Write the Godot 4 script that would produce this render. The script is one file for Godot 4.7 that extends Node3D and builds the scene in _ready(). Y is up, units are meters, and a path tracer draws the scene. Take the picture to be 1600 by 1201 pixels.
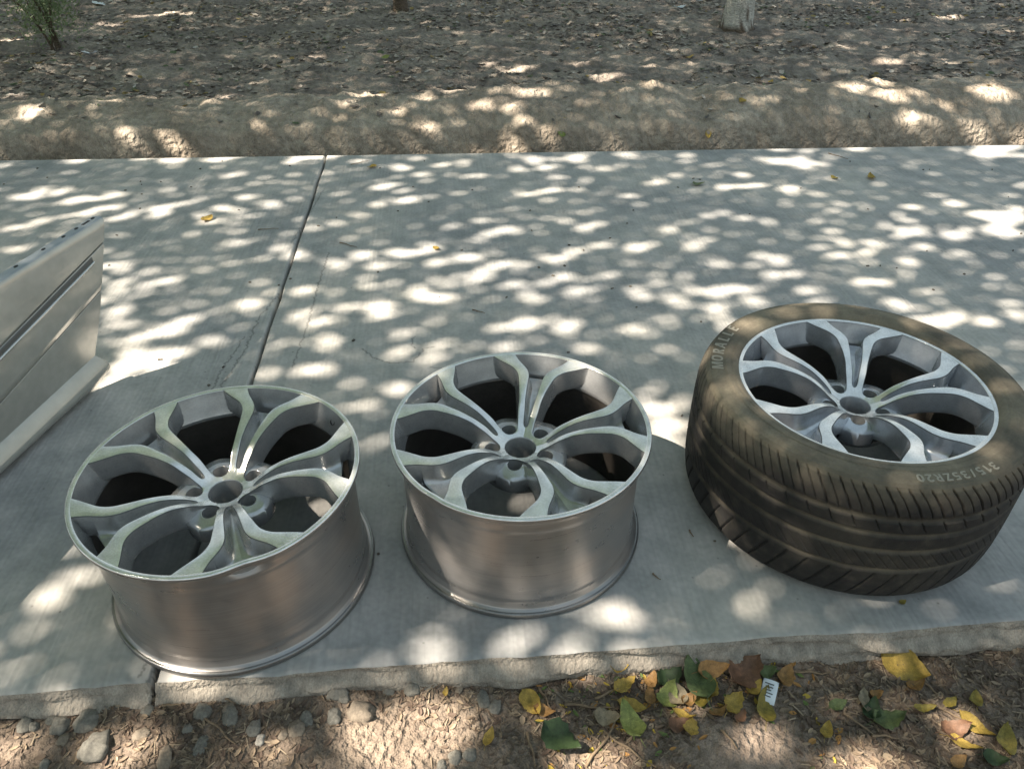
extends Node3D

const RW := 0.273            # rim radius of a bare wheel, metres
const SUN_ELEVATION := 50.0
const SUN_AZIMUTH := 16.0    # how far the sun stands towards the camera side of due left

# gaps in the tree canopy, as where their light reaches the ground: x, z, width of the gap
const GAPS := [
	-2.12,-3.14,0.027, -2.07,-3.18,0.027, -1.99,-3.18,0.027, -1.87,-3.22,0.008, -1.89,-3.08,0.028, -1.83,-3.10,0.027, -1.77,-3.12,0.027, -1.71,-3.15,0.027,
	-1.82,-2.98,0.008, -1.73,-3.00,0.034, -1.67,-3.02,0.027, -1.99,-2.82,0.027, -1.93,-2.87,0.027, -1.84,-2.92,0.027, -1.77,-2.95,0.028, -1.81,-2.76,0.008,
	-1.79,-2.81,0.008, -1.90,-2.63,0.027, -1.76,-2.55,0.008, -1.77,-2.47,0.008, -1.78,-2.34,0.027, -1.62,-2.90,0.027, -1.58,-2.96,0.027, -1.50,-3.00,0.027,
	-1.45,-3.03,0.027, -1.39,-3.06,0.027, -1.35,-3.10,0.027, -1.46,-2.95,0.027, -1.38,-2.91,0.008, -1.29,-2.94,0.008, -1.23,-3.02,0.027, -1.15,-2.98,0.027,
	-1.20,-2.88,0.027, -1.12,-2.86,0.008, -1.26,-2.76,0.008, -1.14,-2.76,-0.008, -1.09,-2.69,0.027, -1.53,-3.18,0.008, -1.31,-3.21,0.008, -1.25,-3.39,0.008,
	-1.14,-3.13,0.027, -1.16,-2.55,-0.008, -1.50,-2.49,0.027, -1.45,-2.50,0.027, -1.55,-2.61,0.008, -1.31,-2.46,0.008, -1.37,-2.37,0.027, -1.29,-2.35,0.027,
	-1.24,-2.38,0.027, -1.20,-2.40,0.027, -1.46,-2.38,0.027, -1.35,-2.30,0.027, -1.27,-2.30,0.027, -1.40,-2.24,0.027, -1.33,-2.24,0.008, -1.30,-2.19,0.027,
	-1.13,-2.29,-0.008, -1.25,-2.09,0.027, -1.30,-2.12,0.008, -1.16,-2.08,0.008, -1.09,-2.10,0.027, -1.05,-2.11,0.027, -1.16,-2.02,0.027, -1.10,-2.05,0.027,
	-0.89,-2.22,0.027, -0.87,-2.05,0.008, -1.21,-1.99,0.027, -1.15,-2.02,0.027, -1.11,-2.07,0.027, -1.15,-1.91,0.034, -1.08,-1.88,0.044, -1.14,-1.85,0.027,
	-1.03,-1.84,0.027, -1.01,-1.94,0.027, -1.16,-1.80,0.027, -1.18,-1.76,0.027, -1.14,-1.75,0.027, -1.08,-1.79,0.027, -0.96,-1.99,0.008, -0.88,-1.95,-0.008,
	-0.73,-1.93,0.008, -0.72,-1.82,0.027, -0.75,-3.56,0.031, -1.14,-3.36,0.008, -0.87,-3.40,0.008, -0.53,-3.48,0.027, -0.63,-3.49,0.008, -0.45,-3.60,0.027,
	-0.32,-3.51,0.027, -0.24,-3.56,0.027, -0.31,-3.56,0.008, -0.42,-3.39,0.027, -0.15,-3.37,0.008, -0.60,-3.23,0.027, -0.55,-3.26,0.027, -0.50,-3.18,0.008,
	-0.69,-3.15,0.008, -0.57,-3.06,0.027, -0.45,-3.09,0.027, -1.02,-3.03,0.027, -1.09,-3.12,0.008, -1.07,-3.24,-0.008, -0.80,-2.81,0.027, -0.71,-2.85,0.008,
	-0.88,-2.64,0.027, -0.81,-2.58,0.027, -0.83,-2.55,0.008, -0.82,-2.47,-0.008, -0.64,-2.49,0.008, -0.65,-2.54,0.008, -0.51,-2.69,0.008, -0.38,-2.66,0.008,
	-0.44,-2.60,0.027, -0.32,-2.62,0.027, -0.38,-2.58,0.008, -0.24,-2.83,0.027, -0.13,-2.88,0.027, -0.08,-2.76,0.034, -0.02,-2.81,0.027, -0.14,-2.71,0.008,
	-0.50,-2.49,0.027, -0.46,-2.50,0.027, -0.56,-2.59,0.027, -0.52,-2.40,0.008, -0.49,-2.34,0.027, -0.42,-2.37,0.027, -0.26,-2.53,0.027, -0.18,-2.56,0.027,
	-0.13,-2.58,0.008, -0.11,-2.43,0.052, -0.06,-2.49,0.050, -0.15,-2.37,0.027, -0.02,-2.42,0.008, -0.03,-2.33,0.008, -0.30,-2.42,0.008, -0.24,-2.36,0.027,
	-0.33,-2.32,0.027, -0.32,-2.27,0.027, -0.23,-2.26,0.027, -0.71,-2.32,0.027, -0.60,-2.31,0.008, -0.83,-2.31,0.008, -0.68,-2.16,0.027, -0.60,-2.12,0.027,
	-0.55,-2.19,0.027, -0.45,-2.19,0.033, -0.64,-2.09,0.027, -0.47,-2.26,-0.008, -0.24,-2.15,0.008, -0.05,-2.20,-0.008, -0.03,-2.07,0.027, -0.36,-2.04,0.008,
	-0.67,-2.04,-0.008, -0.57,-1.98,0.027, -0.35,-1.93,0.027, -0.24,-1.90,0.027, -0.23,-1.96,0.008, -0.59,-1.83,0.027, -0.32,-1.74,0.027, -0.02,-1.96,0.027,
	-0.43,-1.66,0.008, -0.36,-1.62,0.008, 0.02,-3.47,0.027, 0.13,-3.56,0.027, 0.15,-3.47,0.027, 0.33,-3.61,0.008, 0.42,-3.47,0.028, 0.52,-3.50,0.008,
	0.53,-3.66,0.027, 0.57,-3.61,0.027, 0.84,-3.62,0.027, 1.21,-3.59,0.027, 1.10,-3.51,0.008, 0.83,-3.45,0.008, 0.67,-3.30,0.030, 0.75,-3.37,0.027,
	0.81,-3.34,0.008, 0.94,-3.36,0.008, 1.07,-3.37,0.027, 0.95,-3.24,0.027, 1.02,-3.26,0.027, 1.10,-3.26,0.027, 0.17,-3.21,0.027, 0.28,-3.22,0.008,
	0.03,-3.18,0.008, 0.21,-3.37,0.008, 0.29,-2.97,0.027, 0.21,-2.95,0.008, 0.22,-2.88,0.027, 0.28,-2.81,0.027, 0.35,-2.86,-0.008, 0.01,-2.79,0.027,
	0.11,-2.77,0.008, 0.34,-2.66,0.027, 0.24,-2.62,0.029, 0.17,-2.55,0.027, 0.10,-2.57,0.008, 0.04,-2.50,0.027, 0.27,-2.72,0.008, 0.48,-2.64,0.027,
	0.61,-2.80,0.008, 0.67,-2.75,0.008, 0.77,-2.72,0.027, 0.70,-2.66,0.036, 0.89,-2.96,0.027, 0.94,-2.90,0.008, 0.48,-2.50,0.008, 0.77,-2.51,0.027,
	0.92,-2.58,0.027, 0.89,-2.49,0.008, 0.34,-2.42,0.027, 0.19,-2.41,0.027, 0.10,-2.36,0.033, 0.03,-2.36,0.008, 0.04,-2.30,0.027, 0.22,-2.31,0.034,
	0.30,-2.33,0.008, 0.08,-2.23,0.008, 0.61,-2.41,0.027, 0.52,-2.37,0.008, 0.44,-2.33,0.008, 0.54,-2.30,0.027, 0.62,-2.32,0.027, 0.69,-2.30,0.043,
	0.78,-2.32,0.049, 0.85,-2.33,0.027, 0.47,-2.27,0.008, 0.46,-2.22,-0.008, 0.57,-2.22,0.027, 0.67,-2.19,0.027, 0.75,-2.21,0.008, 0.81,-2.23,0.027,
	0.33,-2.17,-0.008, 0.50,-2.12,0.027, 0.69,-2.09,0.027, 0.39,-2.07,0.027, 0.01,-2.08,0.027, 0.06,-2.09,0.027, 0.12,-2.12,0.027, 0.20,-2.10,0.027,
	0.18,-2.05,0.027, 0.22,-1.95,0.027, 0.02,-1.97,0.008, 0.40,-1.90,0.008, 0.44,-1.82,0.008, 0.54,-1.96,0.008, 0.40,-1.73,0.027, 0.47,-1.69,0.027,
	0.38,-1.64,0.027, 0.41,-1.57,0.027, 0.39,-1.54,0.027, 1.34,-3.72,0.044, 1.46,-3.72,0.027, 1.72,-3.73,0.061, 1.29,-3.57,0.061, 1.38,-3.55,0.076,
	1.46,-3.52,0.027, 1.38,-3.48,0.027, 1.24,-3.36,0.008, 1.23,-3.23,0.044, 1.22,-3.18,0.008, 1.33,-3.16,0.027, 1.57,-3.62,0.008, 1.65,-3.29,0.008,
	2.48,-3.65,0.027, 2.28,-3.25,0.008, 1.89,-3.06,0.042, 1.69,-3.02,0.027, 1.99,-3.15,-0.008, 2.16,-3.15,0.008, 1.83,-3.19,-0.008, 1.23,-2.89,0.008,
	1.33,-2.98,0.008, 1.52,-2.93,0.008, 1.61,-2.96,0.008, 1.61,-2.89,0.027, 1.50,-2.83,0.027, 1.57,-2.78,0.053, 1.63,-2.81,0.027, 1.50,-2.73,0.008,
	1.85,-2.94,0.008, 1.96,-2.94,0.073, 2.02,-2.91,0.106, 2.12,-3.01,0.035, 1.94,-2.79,0.074, 2.00,-2.78,0.027, 1.74,-2.75,0.073, 1.81,-2.79,0.027,
	1.28,-2.78,0.027, 1.20,-2.66,0.008, 1.29,-2.69,0.027, 1.39,-2.68,0.027, 1.42,-2.65,0.008, 1.57,-2.65,0.027, 1.21,-2.57,0.008, 1.32,-2.58,0.027,
	1.33,-2.52,0.008, 1.70,-2.59,0.008, 1.79,-2.57,-0.008, 1.87,-2.50,0.008, 0.99,-2.53,0.028, 1.00,-2.43,0.027, 1.07,-2.42,0.008, 0.93,-2.41,0.027,
	1.01,-2.32,0.008, 0.93,-2.26,0.008, 1.46,-2.52,0.027, 1.44,-2.43,-0.008, 1.22,-2.44,0.008, 1.14,-2.38,0.008, 1.23,-2.37,0.027, 1.29,-2.37,0.027,
	1.24,-2.32,0.008, 1.46,-2.30,0.027, 1.44,-2.24,0.008, 1.29,-2.22,0.027, 1.03,-2.23,0.027, 1.66,-2.21,0.008, 1.47,-2.15,0.027, 1.66,-2.15,0.027,
	1.55,-2.11,0.027, 1.37,-2.12,0.027, 1.40,-2.09,0.027, -0.16,-0.91,0.027, -0.12,-0.89,0.008, -0.02,-0.89,0.027, 0.11,-0.88,0.027, 0.22,-0.88,0.027,
	0.21,-0.97,0.027, 0.50,-1.01,0.008, 0.34,-0.93,-0.008, 0.02,-0.94,-0.008, -0.20,-0.77,0.062, -0.24,-0.70,0.062, -0.14,-0.76,0.043, -0.28,-0.74,0.062,
	0.12,-0.68,0.043, -0.74,-0.70,0.062, -0.32,-0.74,0.062, -0.21,-0.77,0.062, -0.25,-0.69,0.062, -0.46,-0.70,0.043, -0.97,-0.70,0.062, -0.61,-0.83,0.043,
	0.41,-0.72,0.043, 0.58,-0.68,0.062, 0.79,-0.75,0.043, 0.09,-0.68,0.062, -1.07,-1.08,0.028, -0.96,-1.01,0.027, -0.92,-1.07,0.027, -1.00,-1.14,0.027,
	-0.92,-0.86,0.008, 0.40,-1.48,0.027, 0.31,-1.55,0.027, 0.33,-1.57,0.008, 0.04,-1.48,0.027, 0.69,-1.53,0.027, 0.75,-1.40,0.008, 0.84,-1.65,0.027,
	1.00,-1.76,0.027, 1.30,-1.68,0.027, 1.32,-1.63,0.027, 1.24,-1.64,0.027, 1.22,-1.55,0.008, 1.33,-1.48,0.008, -0.35,-1.43,0.008, -0.34,-1.22,0.008,
	-0.20,-1.39,0.008, -0.07,-1.13,0.027, -0.04,-1.04,0.027, 0.60,-1.36,0.008, -0.73,-4.42,0.122, -0.84,-4.22,0.038, -0.55,-4.13,0.057, -0.41,-4.30,0.057,
	-0.42,-4.00,0.058, -0.46,-3.83,0.057, -0.34,-3.83,0.057, -0.25,-3.88,0.057, -0.28,-4.42,0.066, -0.17,-4.39,0.057, -0.09,-4.17,0.057, 0.03,-4.30,0.038,
	-0.04,-3.92,0.066, -0.16,-3.88,0.038, -0.00,-4.47,0.089, 0.07,-4.13,0.057, -0.13,-5.30,0.065, -0.01,-5.18,0.057, -1.21,-6.64,0.057, -0.84,-6.67,0.107,
	-0.69,-6.57,0.038, -0.53,-6.42,0.038, -2.47,-4.09,0.107, -1.94,-3.88,0.057, -1.75,-3.86,0.063, -2.11,-4.26,0.038, -1.60,-4.29,0.038, -1.76,-3.62,0.058,
	-1.62,-3.58,0.069, -1.42,-3.58,0.057, -2.08,-3.56,0.038, -1.34,-3.62,0.038, -0.99,-3.62,0.070, -0.89,-3.64,0.070, -1.06,-3.56,0.038, -1.64,-4.54,0.057,
	-2.86,-4.51,0.057, -0.13,-5.30,0.038, -1.35,-5.50,0.038, -2.85,-6.93,0.127, -2.67,-6.86,0.085, -3.66,-6.00,0.144, -3.62,-6.16,0.038, -3.19,-6.55,0.113,
	-3.06,-6.86,0.085, -2.87,-6.08,0.038, 0.16,-4.59,0.135, 0.21,-4.28,0.098, 0.10,-4.02,0.057, 0.18,-3.95,0.038, 0.88,-4.40,0.038, 0.67,-3.84,0.057,
	0.42,-3.89,0.038, 0.10,-3.59,0.057, 0.31,-3.61,0.057, 0.57,-3.65,0.038, 2.00,-4.40,0.101, 2.19,-4.52,0.090, 2.16,-4.30,0.099, 2.16,-4.10,0.067,
	2.00,-3.92,0.038, 2.10,-3.82,0.057, 2.40,-4.22,0.038, 2.72,-4.33,0.140, 2.45,-4.05,0.038, 2.31,-4.30,0.038, 2.45,-3.82,0.183, 2.67,-4.02,0.066,
	2.33,-3.67,0.106, 0.09,-5.22,0.092, 0.45,-5.34,0.094, 0.61,-4.98,0.133, 0.93,-5.26,0.038, 1.19,-5.23,0.038, 3.57,-6.84,0.206, 3.16,-6.66,0.038,
	2.94,-6.30,0.038, 2.55,-5.38,0.111, 2.93,-5.29,0.038, 2.81,-5.55,0.038, 3.82,-6.25,0.038, 1.15,-5.69,0.038, 2.38,-5.76,0.038,
]
# fallen leaves on the near soil: x, z, length, width, kind of colour, turn, label
const LEAVES := [
	[0.791,-0.896,0.103,0.081,"Y",-35,"large bright yellow oval leaf lying against the slab edge below the tire"],
	[0.798,-0.852,0.045,0.034,"O",20,"small ochre leaf just below the large yellow leaf under the tire"],
	[0.684,-0.823,0.057,0.029,"P",80,"pale tan narrow leaf standing upright between twigs, right of the sachet"],
	[0.713,-0.836,0.030,0.024,"O",10,"tiny orange leaf beside the pale tan narrow leaf"],
	[0.540,-0.865,0.058,0.040,"O",60,"curled orange leaf just right of the printed sachet"],
	[0.482,-0.804,0.086,0.052,"V",75,"olive yellow leaf tucked under the lower end of the sachet"],
	[0.472,-0.837,0.043,0.034,"Y",40,"yellow leaf touching the left side of the sachet"],
	[0.420,-0.804,0.057,0.046,"Y",50,"mustard yellow leaf a step left of the sachet"],
	[0.389,-0.830,0.045,0.029,"Y",70,"small yellow leaf right of the big green leaf in the heap"],
	[0.364,-0.810,0.044,0.034,"V",15,"olive leaf in the middle of the leaf heap"],
	[0.362,-0.854,0.111,0.074,"G",100,"big fresh green leaf on top of the leaf heap by the slab"],
	[0.395,-0.872,0.071,0.048,"O",10,"ochre leaf half behind the big green leaf at the slab foot"],
	[0.311,-0.861,0.063,0.053,"D",30,"dark green leaf at the left of the leaf heap"],
	[0.300,-0.820,0.065,0.052,"L",60,"pale lime green leaf in the leaf heap"],
	[0.319,-0.824,0.062,0.047,"P",110,"whitish dry leaf overlapping the lime green leaf"],
	[0.230,-0.804,0.064,0.034,"Y",-20,"yellow leaf with blunt tip left of the leaf heap"],
	[0.223,-0.768,0.084,0.056,"L",110,"pale green torn leaf below the yellow blunt leaf"],
	[0.220,-0.847,0.058,0.034,"Y",30,"sunlit yellow leaf at the slab foot beside the light patch"],
	[0.211,-0.875,0.041,0.027,"Y",0,"small yellow leaf tight against the slab foot"],
	[0.274,-0.854,0.046,0.032,"O",60,"orange leaf between the sunlit leaf and the dark green one"],
	[0.267,-0.826,0.050,0.029,"O",80,"ochre narrow leaf in front of the heap of leaves"],
	[0.323,-0.778,0.051,0.031,"Y",-30,"golden leaf lying below the leaf heap"],
	[0.328,-0.749,0.036,0.038,"Y",80,"round bright yellow leaf alone below the heap"],
	[0.339,-0.810,0.040,0.031,"O",30,"rust orange leaf under the green leaf heap"],
	[0.312,-0.761,0.048,0.038,"B",10,"reddish brown crumpled leaf below the leaf heap"],
	[0.039,-0.811,0.072,0.047,"Y",-60,"bright yellow folded leaf in a light patch left of the heap"],
	[0.061,-0.793,0.049,0.033,"O",-20,"brownish yellow leaf joined to the bright folded one"],
	[0.089,-0.737,0.095,0.077,"D",-40,"large dark green leaf on bare soil near the bottom edge"],
	[0.178,-0.781,0.056,0.041,"P",-10,"grey green dry leaf between crossing twigs"],
	[0.590,-0.759,0.041,0.028,"Y",60,"yellow leaf alone on brown mulch right of the bare mound"],
	[0.630,-0.813,0.045,0.029,"G",20,"small green leaf among straw right of the sachet"],
	[0.693,-0.800,0.052,0.044,"D",60,"dark green leaf left of a lighter green one"],
	[0.718,-0.784,0.073,0.051,"G",10,"broad green leaf flat on the mulch below the tire"],
	[0.794,-0.806,0.049,0.021,"V",0,"narrow yellow green leaf right of the broad green leaf"],
	[0.901,-0.823,0.040,0.029,"V",70,"olive leaf near the right edge, close to the slab"],
	[0.851,-0.817,0.037,0.026,"V",30,"small olive leaf in the mulch under the tire"],
	[0.879,-0.774,0.075,0.043,"Y",-55,"bright yellow pointed leaf near the right edge"],
	[0.843,-0.740,0.066,0.030,"Y",-30,"golden curved leaf below the bright pointed one"],
	[0.834,-0.767,0.068,0.046,"B",10,"pinkish brown dry leaf left of the bright pointed one"],
	[0.918,-0.743,0.071,0.042,"V",70,"olive yellow leaf closest to the right bottom corner"],
	[0.817,-0.707,0.040,0.029,"O",30,"ochre leaf at the bottom edge below the golden curved leaf"],
	[0.884,-0.712,0.047,0.037,"D",-20,"grey green leaf at the bottom right"],
	[0.459,-0.870,0.089,0.080,"B",40,"large crumpled brown leaf at the slab foot left of the sachet"],
	[0.504,-0.872,0.041,0.035,"G",20,"green leaf just above the sachet"],
	[-0.129,-0.827,0.022,0.013,"Y",80,"tiny yellow leaf on soil in front of the middle wheel"],
	[-0.042,-0.743,0.043,0.025,"Y",70,"thin yellow leaf near the bottom edge below the middle wheel"],
	[0.388,-0.780,0.044,0.031,"O",20,"ochre leaf right of the golden leaf"],
	[0.429,-0.774,0.036,0.025,"B",50,"brown curled leaf on the bare mound edge"],
]
const PEBBLES := [
	[-0.909,-0.762,0.024,0.032],
	[-0.863,-0.772,0.018,0.024],
	[-0.842,-0.759,0.033,0.036],
	[-0.826,-0.738,0.021,0.028],
	[-0.795,-0.769,0.043,0.045],
	[-0.761,-0.720,0.045,0.062],
	[-0.583,-0.784,0.033,0.032],
	[-0.538,-0.794,0.022,0.029],
	[-0.530,-0.778,0.027,0.040],
	[-0.482,-0.756,0.024,0.036],
	[-0.464,-0.735,0.018,0.024],
	[-0.401,-0.756,0.031,0.036],
	[-0.387,-0.775,0.022,0.032],
	[-0.339,-0.827,0.037,0.035],
	[-0.336,-0.778,0.027,0.040],
	[-0.323,-0.858,0.025,0.019],
	[-0.194,-0.835,0.028,0.027],
	[-0.241,-0.835,0.020,0.020],
	[-0.287,-0.789,0.051,0.042],
	[-0.101,-0.840,0.013,0.025],
	[-0.056,-0.820,0.022,0.038],
	[-0.034,-0.807,0.022,0.033],
	[-0.569,-0.723,0.025,0.047],
	[-0.627,-0.705,0.024,0.054],
	[-0.105,-0.710,0.023,0.028],
	[-0.079,-0.716,0.023,0.026],
	[-0.127,-0.693,0.018,0.023],
	[-0.683,-0.744,0.031,0.025],
	[-0.842,-0.693,0.017,0.020],
	[-0.603,-0.753,0.017,0.019],
	[-0.891,-0.758,0.018,0.019],
	[-0.422,-0.744,0.017,0.021],
	[-0.688,-0.788,0.024,0.021],
	[-0.324,-0.814,0.019,0.018],
]
const TWIGS := [
	[0.102,-0.813,0.202,-0.800],
	[0.135,-0.693,0.239,-0.827],
	[0.173,-0.756,0.258,-0.687],
	[0.636,-0.797,0.681,-0.755],
	[0.807,-0.868,0.837,-0.837],
	[0.798,-0.826,0.869,-0.787],
	[0.556,-0.880,0.640,-0.882],
	[0.674,-0.752,0.727,-0.751],
	[0.053,-0.844,0.076,-0.797],
	[0.027,-0.756,0.043,-0.693],
	[0.386,-0.746,0.408,-0.713],
	[0.161,-0.820,0.219,-0.844],
	[-0.580,-0.775,-0.506,-0.725],
	[-0.660,-0.794,-0.626,-0.794],
	[-0.549,-0.811,-0.527,-0.801],
]


const ORDINALS := ["first", "second", "third", "fourth", "fifth", "sixth", "seventh", "eighth", "ninth", "tenth", "eleventh", "twelfth", "thirteenth", "fourteenth", "fifteenth", "sixteenth", "seventeenth", "eighteenth", "nineteenth", "twentieth", "twenty-first", "twenty-second", "twenty-third", "twenty-fourth", "twenty-fifth", "twenty-sixth", "twenty-seventh", "twenty-eighth", "twenty-ninth", "thirtieth", "thirty-first", "thirty-second", "thirty-third", "thirty-fourth", "thirty-fifth", "thirty-sixth"]

class MB:
	var v := PackedVector3Array()
	var i := PackedInt32Array()
	var uv := PackedVector2Array()
	var c := PackedColorArray()
	func grid(p: PackedVector3Array, nr: int, nc: int, flip := false, col := PackedColorArray(), tex := PackedVector2Array()) -> void:
		var b := v.size()
		v.append_array(p)
		c.append_array(col)
		uv.append_array(tex)
		for r in nr - 1:
			for k in nc - 1:
				var a := b + r * nc + k
				if flip:
					i.append_array([a, a + nc, a + nc + 1, a, a + nc + 1, a + 1])
				else:
					i.append_array([a, a + nc + 1, a + nc, a, a + 1, a + nc + 1])
	func tri(p: Vector3, q: Vector3, r: Vector3) -> void:
		var b := v.size()
		v.append_array([p, q, r])
		i.append_array([b, b + 1, b + 2])
	func box(center: Vector3, half: Vector3, basis := Basis.IDENTITY) -> void:
		for ax in 3:
			for s in [-1.0, 1.0]:
				var n := Vector3.ZERO
				n[ax] = s
				var t := Vector3.ZERO
				t[(ax + 1) % 3] = 1.0
				var w := n.cross(t)
				var q := PackedVector3Array()
				for e in [[-1, -1], [-1, 1], [1, -1], [1, 1]]:
					q.append(center + basis * ((n + t * e[0] + w * e[1]) * half))
				grid(q, 2, 2, true)
	func mesh() -> ArrayMesh:
		var n := PackedVector3Array()
		n.resize(v.size())
		for k in range(0, i.size(), 3):
			var a := i[k]
			var b := i[k + 1]
			var d := i[k + 2]
			var m := (v[d] - v[a]).cross(v[b] - v[a])
			n[a] += m
			n[b] += m
			n[d] += m
		for k in n.size():
			n[k] = n[k].normalized() if n[k].length_squared() > 1e-24 else Vector3.UP
		var arr := []
		arr.resize(Mesh.ARRAY_MAX)
		arr[Mesh.ARRAY_VERTEX] = v
		arr[Mesh.ARRAY_NORMAL] = n
		arr[Mesh.ARRAY_INDEX] = i
		if uv.size() == v.size():
			arr[Mesh.ARRAY_TEX_UV] = uv
		if c.size() == v.size():
			arr[Mesh.ARRAY_COLOR] = c
		var am := ArrayMesh.new()
		am.add_surface_from_arrays(Mesh.PRIMITIVE_TRIANGLES, arr)
		return am

var rng := RandomNumberGenerator.new()
var M := {}
var taken := {}
var n_low := FastNoiseLite.new()
var n_mid := FastNoiseLite.new()
var n_hi := FastNoiseLite.new()

# ---------------------------------------------------------------- helpers
func lin(r: float, g: float, b: float) -> Color:
	return Color(r, g, b).linear_to_srgb()

func numbered(called: String) -> String:
	var k: int = taken.get(called, 0)
	taken[called] = k + 1
	return called if k == 0 else "%s_%03d" % [called, k]

func tag(o: Node, label: String, category: String, group := "") -> Node:
	o.set_meta("label", label)
	o.set_meta("category", category)
	if group != "":
		o.set_meta("group", group)
	return o

func thing(called: String, label: String, category: String, at := Vector3.ZERO, group := "") -> Node3D:
	var o := Node3D.new()
	o.name = numbered(called)
	add_child(o)
	o.position = at
	tag(o, label, category, group)
	return o

func part(called: String, mesh: Mesh, m: Material, parent: Node) -> MeshInstance3D:
	var o := MeshInstance3D.new()
	o.name = called if parent != self else numbered(called)
	o.mesh = mesh
	o.material_override = m
	parent.add_child(o, true)
	return o

func many(called: String, mesh: Mesh, m: Material, parent: Node, xf: Array, cols := []) -> MultiMeshInstance3D:
	var mm := MultiMesh.new()
	mm.transform_format = MultiMesh.TRANSFORM_3D
	mm.use_colors = cols.size() > 0
	mm.mesh = mesh
	mm.instance_count = xf.size()
	for k in xf.size():
		mm.set_instance_transform(k, xf[k])
		if cols.size() > 0:
			mm.set_instance_color(k, cols[k])
	var o := MultiMeshInstance3D.new()
	o.name = called if parent != self else numbered(called)
	o.multimesh = mm
	o.material_override = m
	parent.add_child(o, true)
	o.set_meta("kind", "stuff")
	return o

# smooth curve through a table of points
func cur(tx: Array, ty: Array, x: float) -> float:
	var n := tx.size()
	if x <= tx[0]:
		return ty[0]
	if x >= tx[n - 1]:
		return ty[n - 1]
	var k := 0
	while x > tx[k + 1]:
		k += 1
	var h: float = tx[k + 1] - tx[k]
	var d: float = (ty[k + 1] - ty[k]) / h
	var d0 := d
	var d1 := d
	if k > 0:
		d0 = (ty[k + 1] - ty[k - 1]) / (tx[k + 1] - tx[k - 1])
	if k < n - 2:
		d1 = (ty[k + 2] - ty[k]) / (tx[k + 2] - tx[k])
	var t: float = (x - tx[k]) / h
	var t2 := t * t
	var t3 := t2 * t
	return (2 * t3 - 3 * t2 + 1) * ty[k] + (t3 - 2 * t2 + t) * h * d0 + (-2 * t3 + 3 * t2) * ty[k + 1] + (t3 - t2) * h * d1

func axis(lo: float, flo: float, fhi: float, hi: float, step: float) -> PackedFloat32Array:
	var left := []
	var s := step * 1.3
	var x := flo - s
	while x > lo:
		left.append(x)
		s *= 1.3
		x -= s
	left.append(lo)
	left.reverse()
	var a := PackedFloat32Array(left)
	x = flo
	while x < fhi:
		a.append(x)
		x += step
	s = step
	while x < hi:
		a.append(x)
		s *= 1.3
		x += s
	a.append(hi)
	return a

func noise(seed_: int, freq: float, oct := 3, kind := FastNoiseLite.TYPE_SIMPLEX_SMOOTH) -> FastNoiseLite:
	var n := FastNoiseLite.new()
	n.seed = seed_
	n.frequency = freq
	n.noise_type = kind
	n.fractal_octaves = oct
	return n

func tube(mb: MB, pts: Array, rad: Array, sides := 8, bump := 0.0) -> void:
	var p := PackedVector3Array()
	var side := Vector3.RIGHT
	for k in pts.size():
		var dir: Vector3 = (pts[min(k + 1, pts.size() - 1)] - pts[max(k - 1, 0)]).normalized()
		side = (side - dir * side.dot(dir))
		side = side.normalized() if side.length() > 0.05 else dir.cross(Vector3.FORWARD).normalized()
		var up := dir.cross(side)
		for j in sides + 1:
			var a := TAU * (j % sides) / sides
			var q: Vector3 = pts[k] + (side * cos(a) + up * sin(a)) * rad[k]
			if bump > 0.0:
				q += (q - pts[k]) * bump * n_mid.get_noise_3dv(q * 2.2)
			p.append(q)
	mb.grid(p, pts.size(), sides + 1, true)

func lathe(mb: MB, prof: Array, seg: int, dent = null) -> void:
	var p := PackedVector3Array()
	var t := PackedVector2Array()
	for q in prof:
		for j in seg + 1:
			var a := TAU * (j % seg) / seg
			var w := Vector3(cos(a) * q[0], q[1], -sin(a) * q[0])
			if dent != null:
				w = dent.call(w)
			p.append(w)
			t.append(Vector2(float(j) / seg, 1.0 - q[1] / 0.29))
	mb.grid(p, prof.size(), seg + 1, true, PackedColorArray(), t)

# ---------------------------------------------------------------- materials
func mat(c: Color, rough: float, metal := 0.0) -> StandardMaterial3D:
	var m := StandardMaterial3D.new()
	m.albedo_color = c
	m.roughness = rough
	m.metallic = metal
	return m

func tile(seed_: int, size: int, f1: float, f2: float, lo: float, hi: float, warm := 0.0, speck := 0.0) -> ImageTexture:
	var a := noise(seed_, f1, 4).get_seamless_image(size, size)
	var b := noise(seed_ + 7, f2, 3).get_seamless_image(size, size)
	a.convert(Image.FORMAT_L8)
	b.convert(Image.FORMAT_L8)
	var da := a.get_data()
	var db := b.get_data()
	var out := PackedByteArray()
	out.resize(size * size * 3)
	var rg := RandomNumberGenerator.new()
	rg.seed = seed_
	for k in size * size:
		var t := (da[k] * 0.55 + db[k] * 0.45) / 255.0
		t = clampf((t - 0.5) * 1.5 + 0.5 + (rg.randf() - 0.5) * speck, 0.0, 1.0)
		var l := lo + (hi - lo) * t
		out[k * 3] = int(clampf(l * (1.0 + warm), 0, 1) * 255)
		out[k * 3 + 1] = int(l * 255)
		out[k * 3 + 2] = int(clampf(l * (1.0 - warm), 0, 1) * 255)
	return ImageTexture.create_from_image(Image.create_from_data(size, size, false, Image.FORMAT_RGB8, out))

func bump(seed_: int, size: int, f: float, oct: int) -> ImageTexture:
	var a := noise(seed_, f, oct).get_seamless_image(size, size)
	a.convert(Image.FORMAT_L8)
	return ImageTexture.create_from_image(a)

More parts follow.
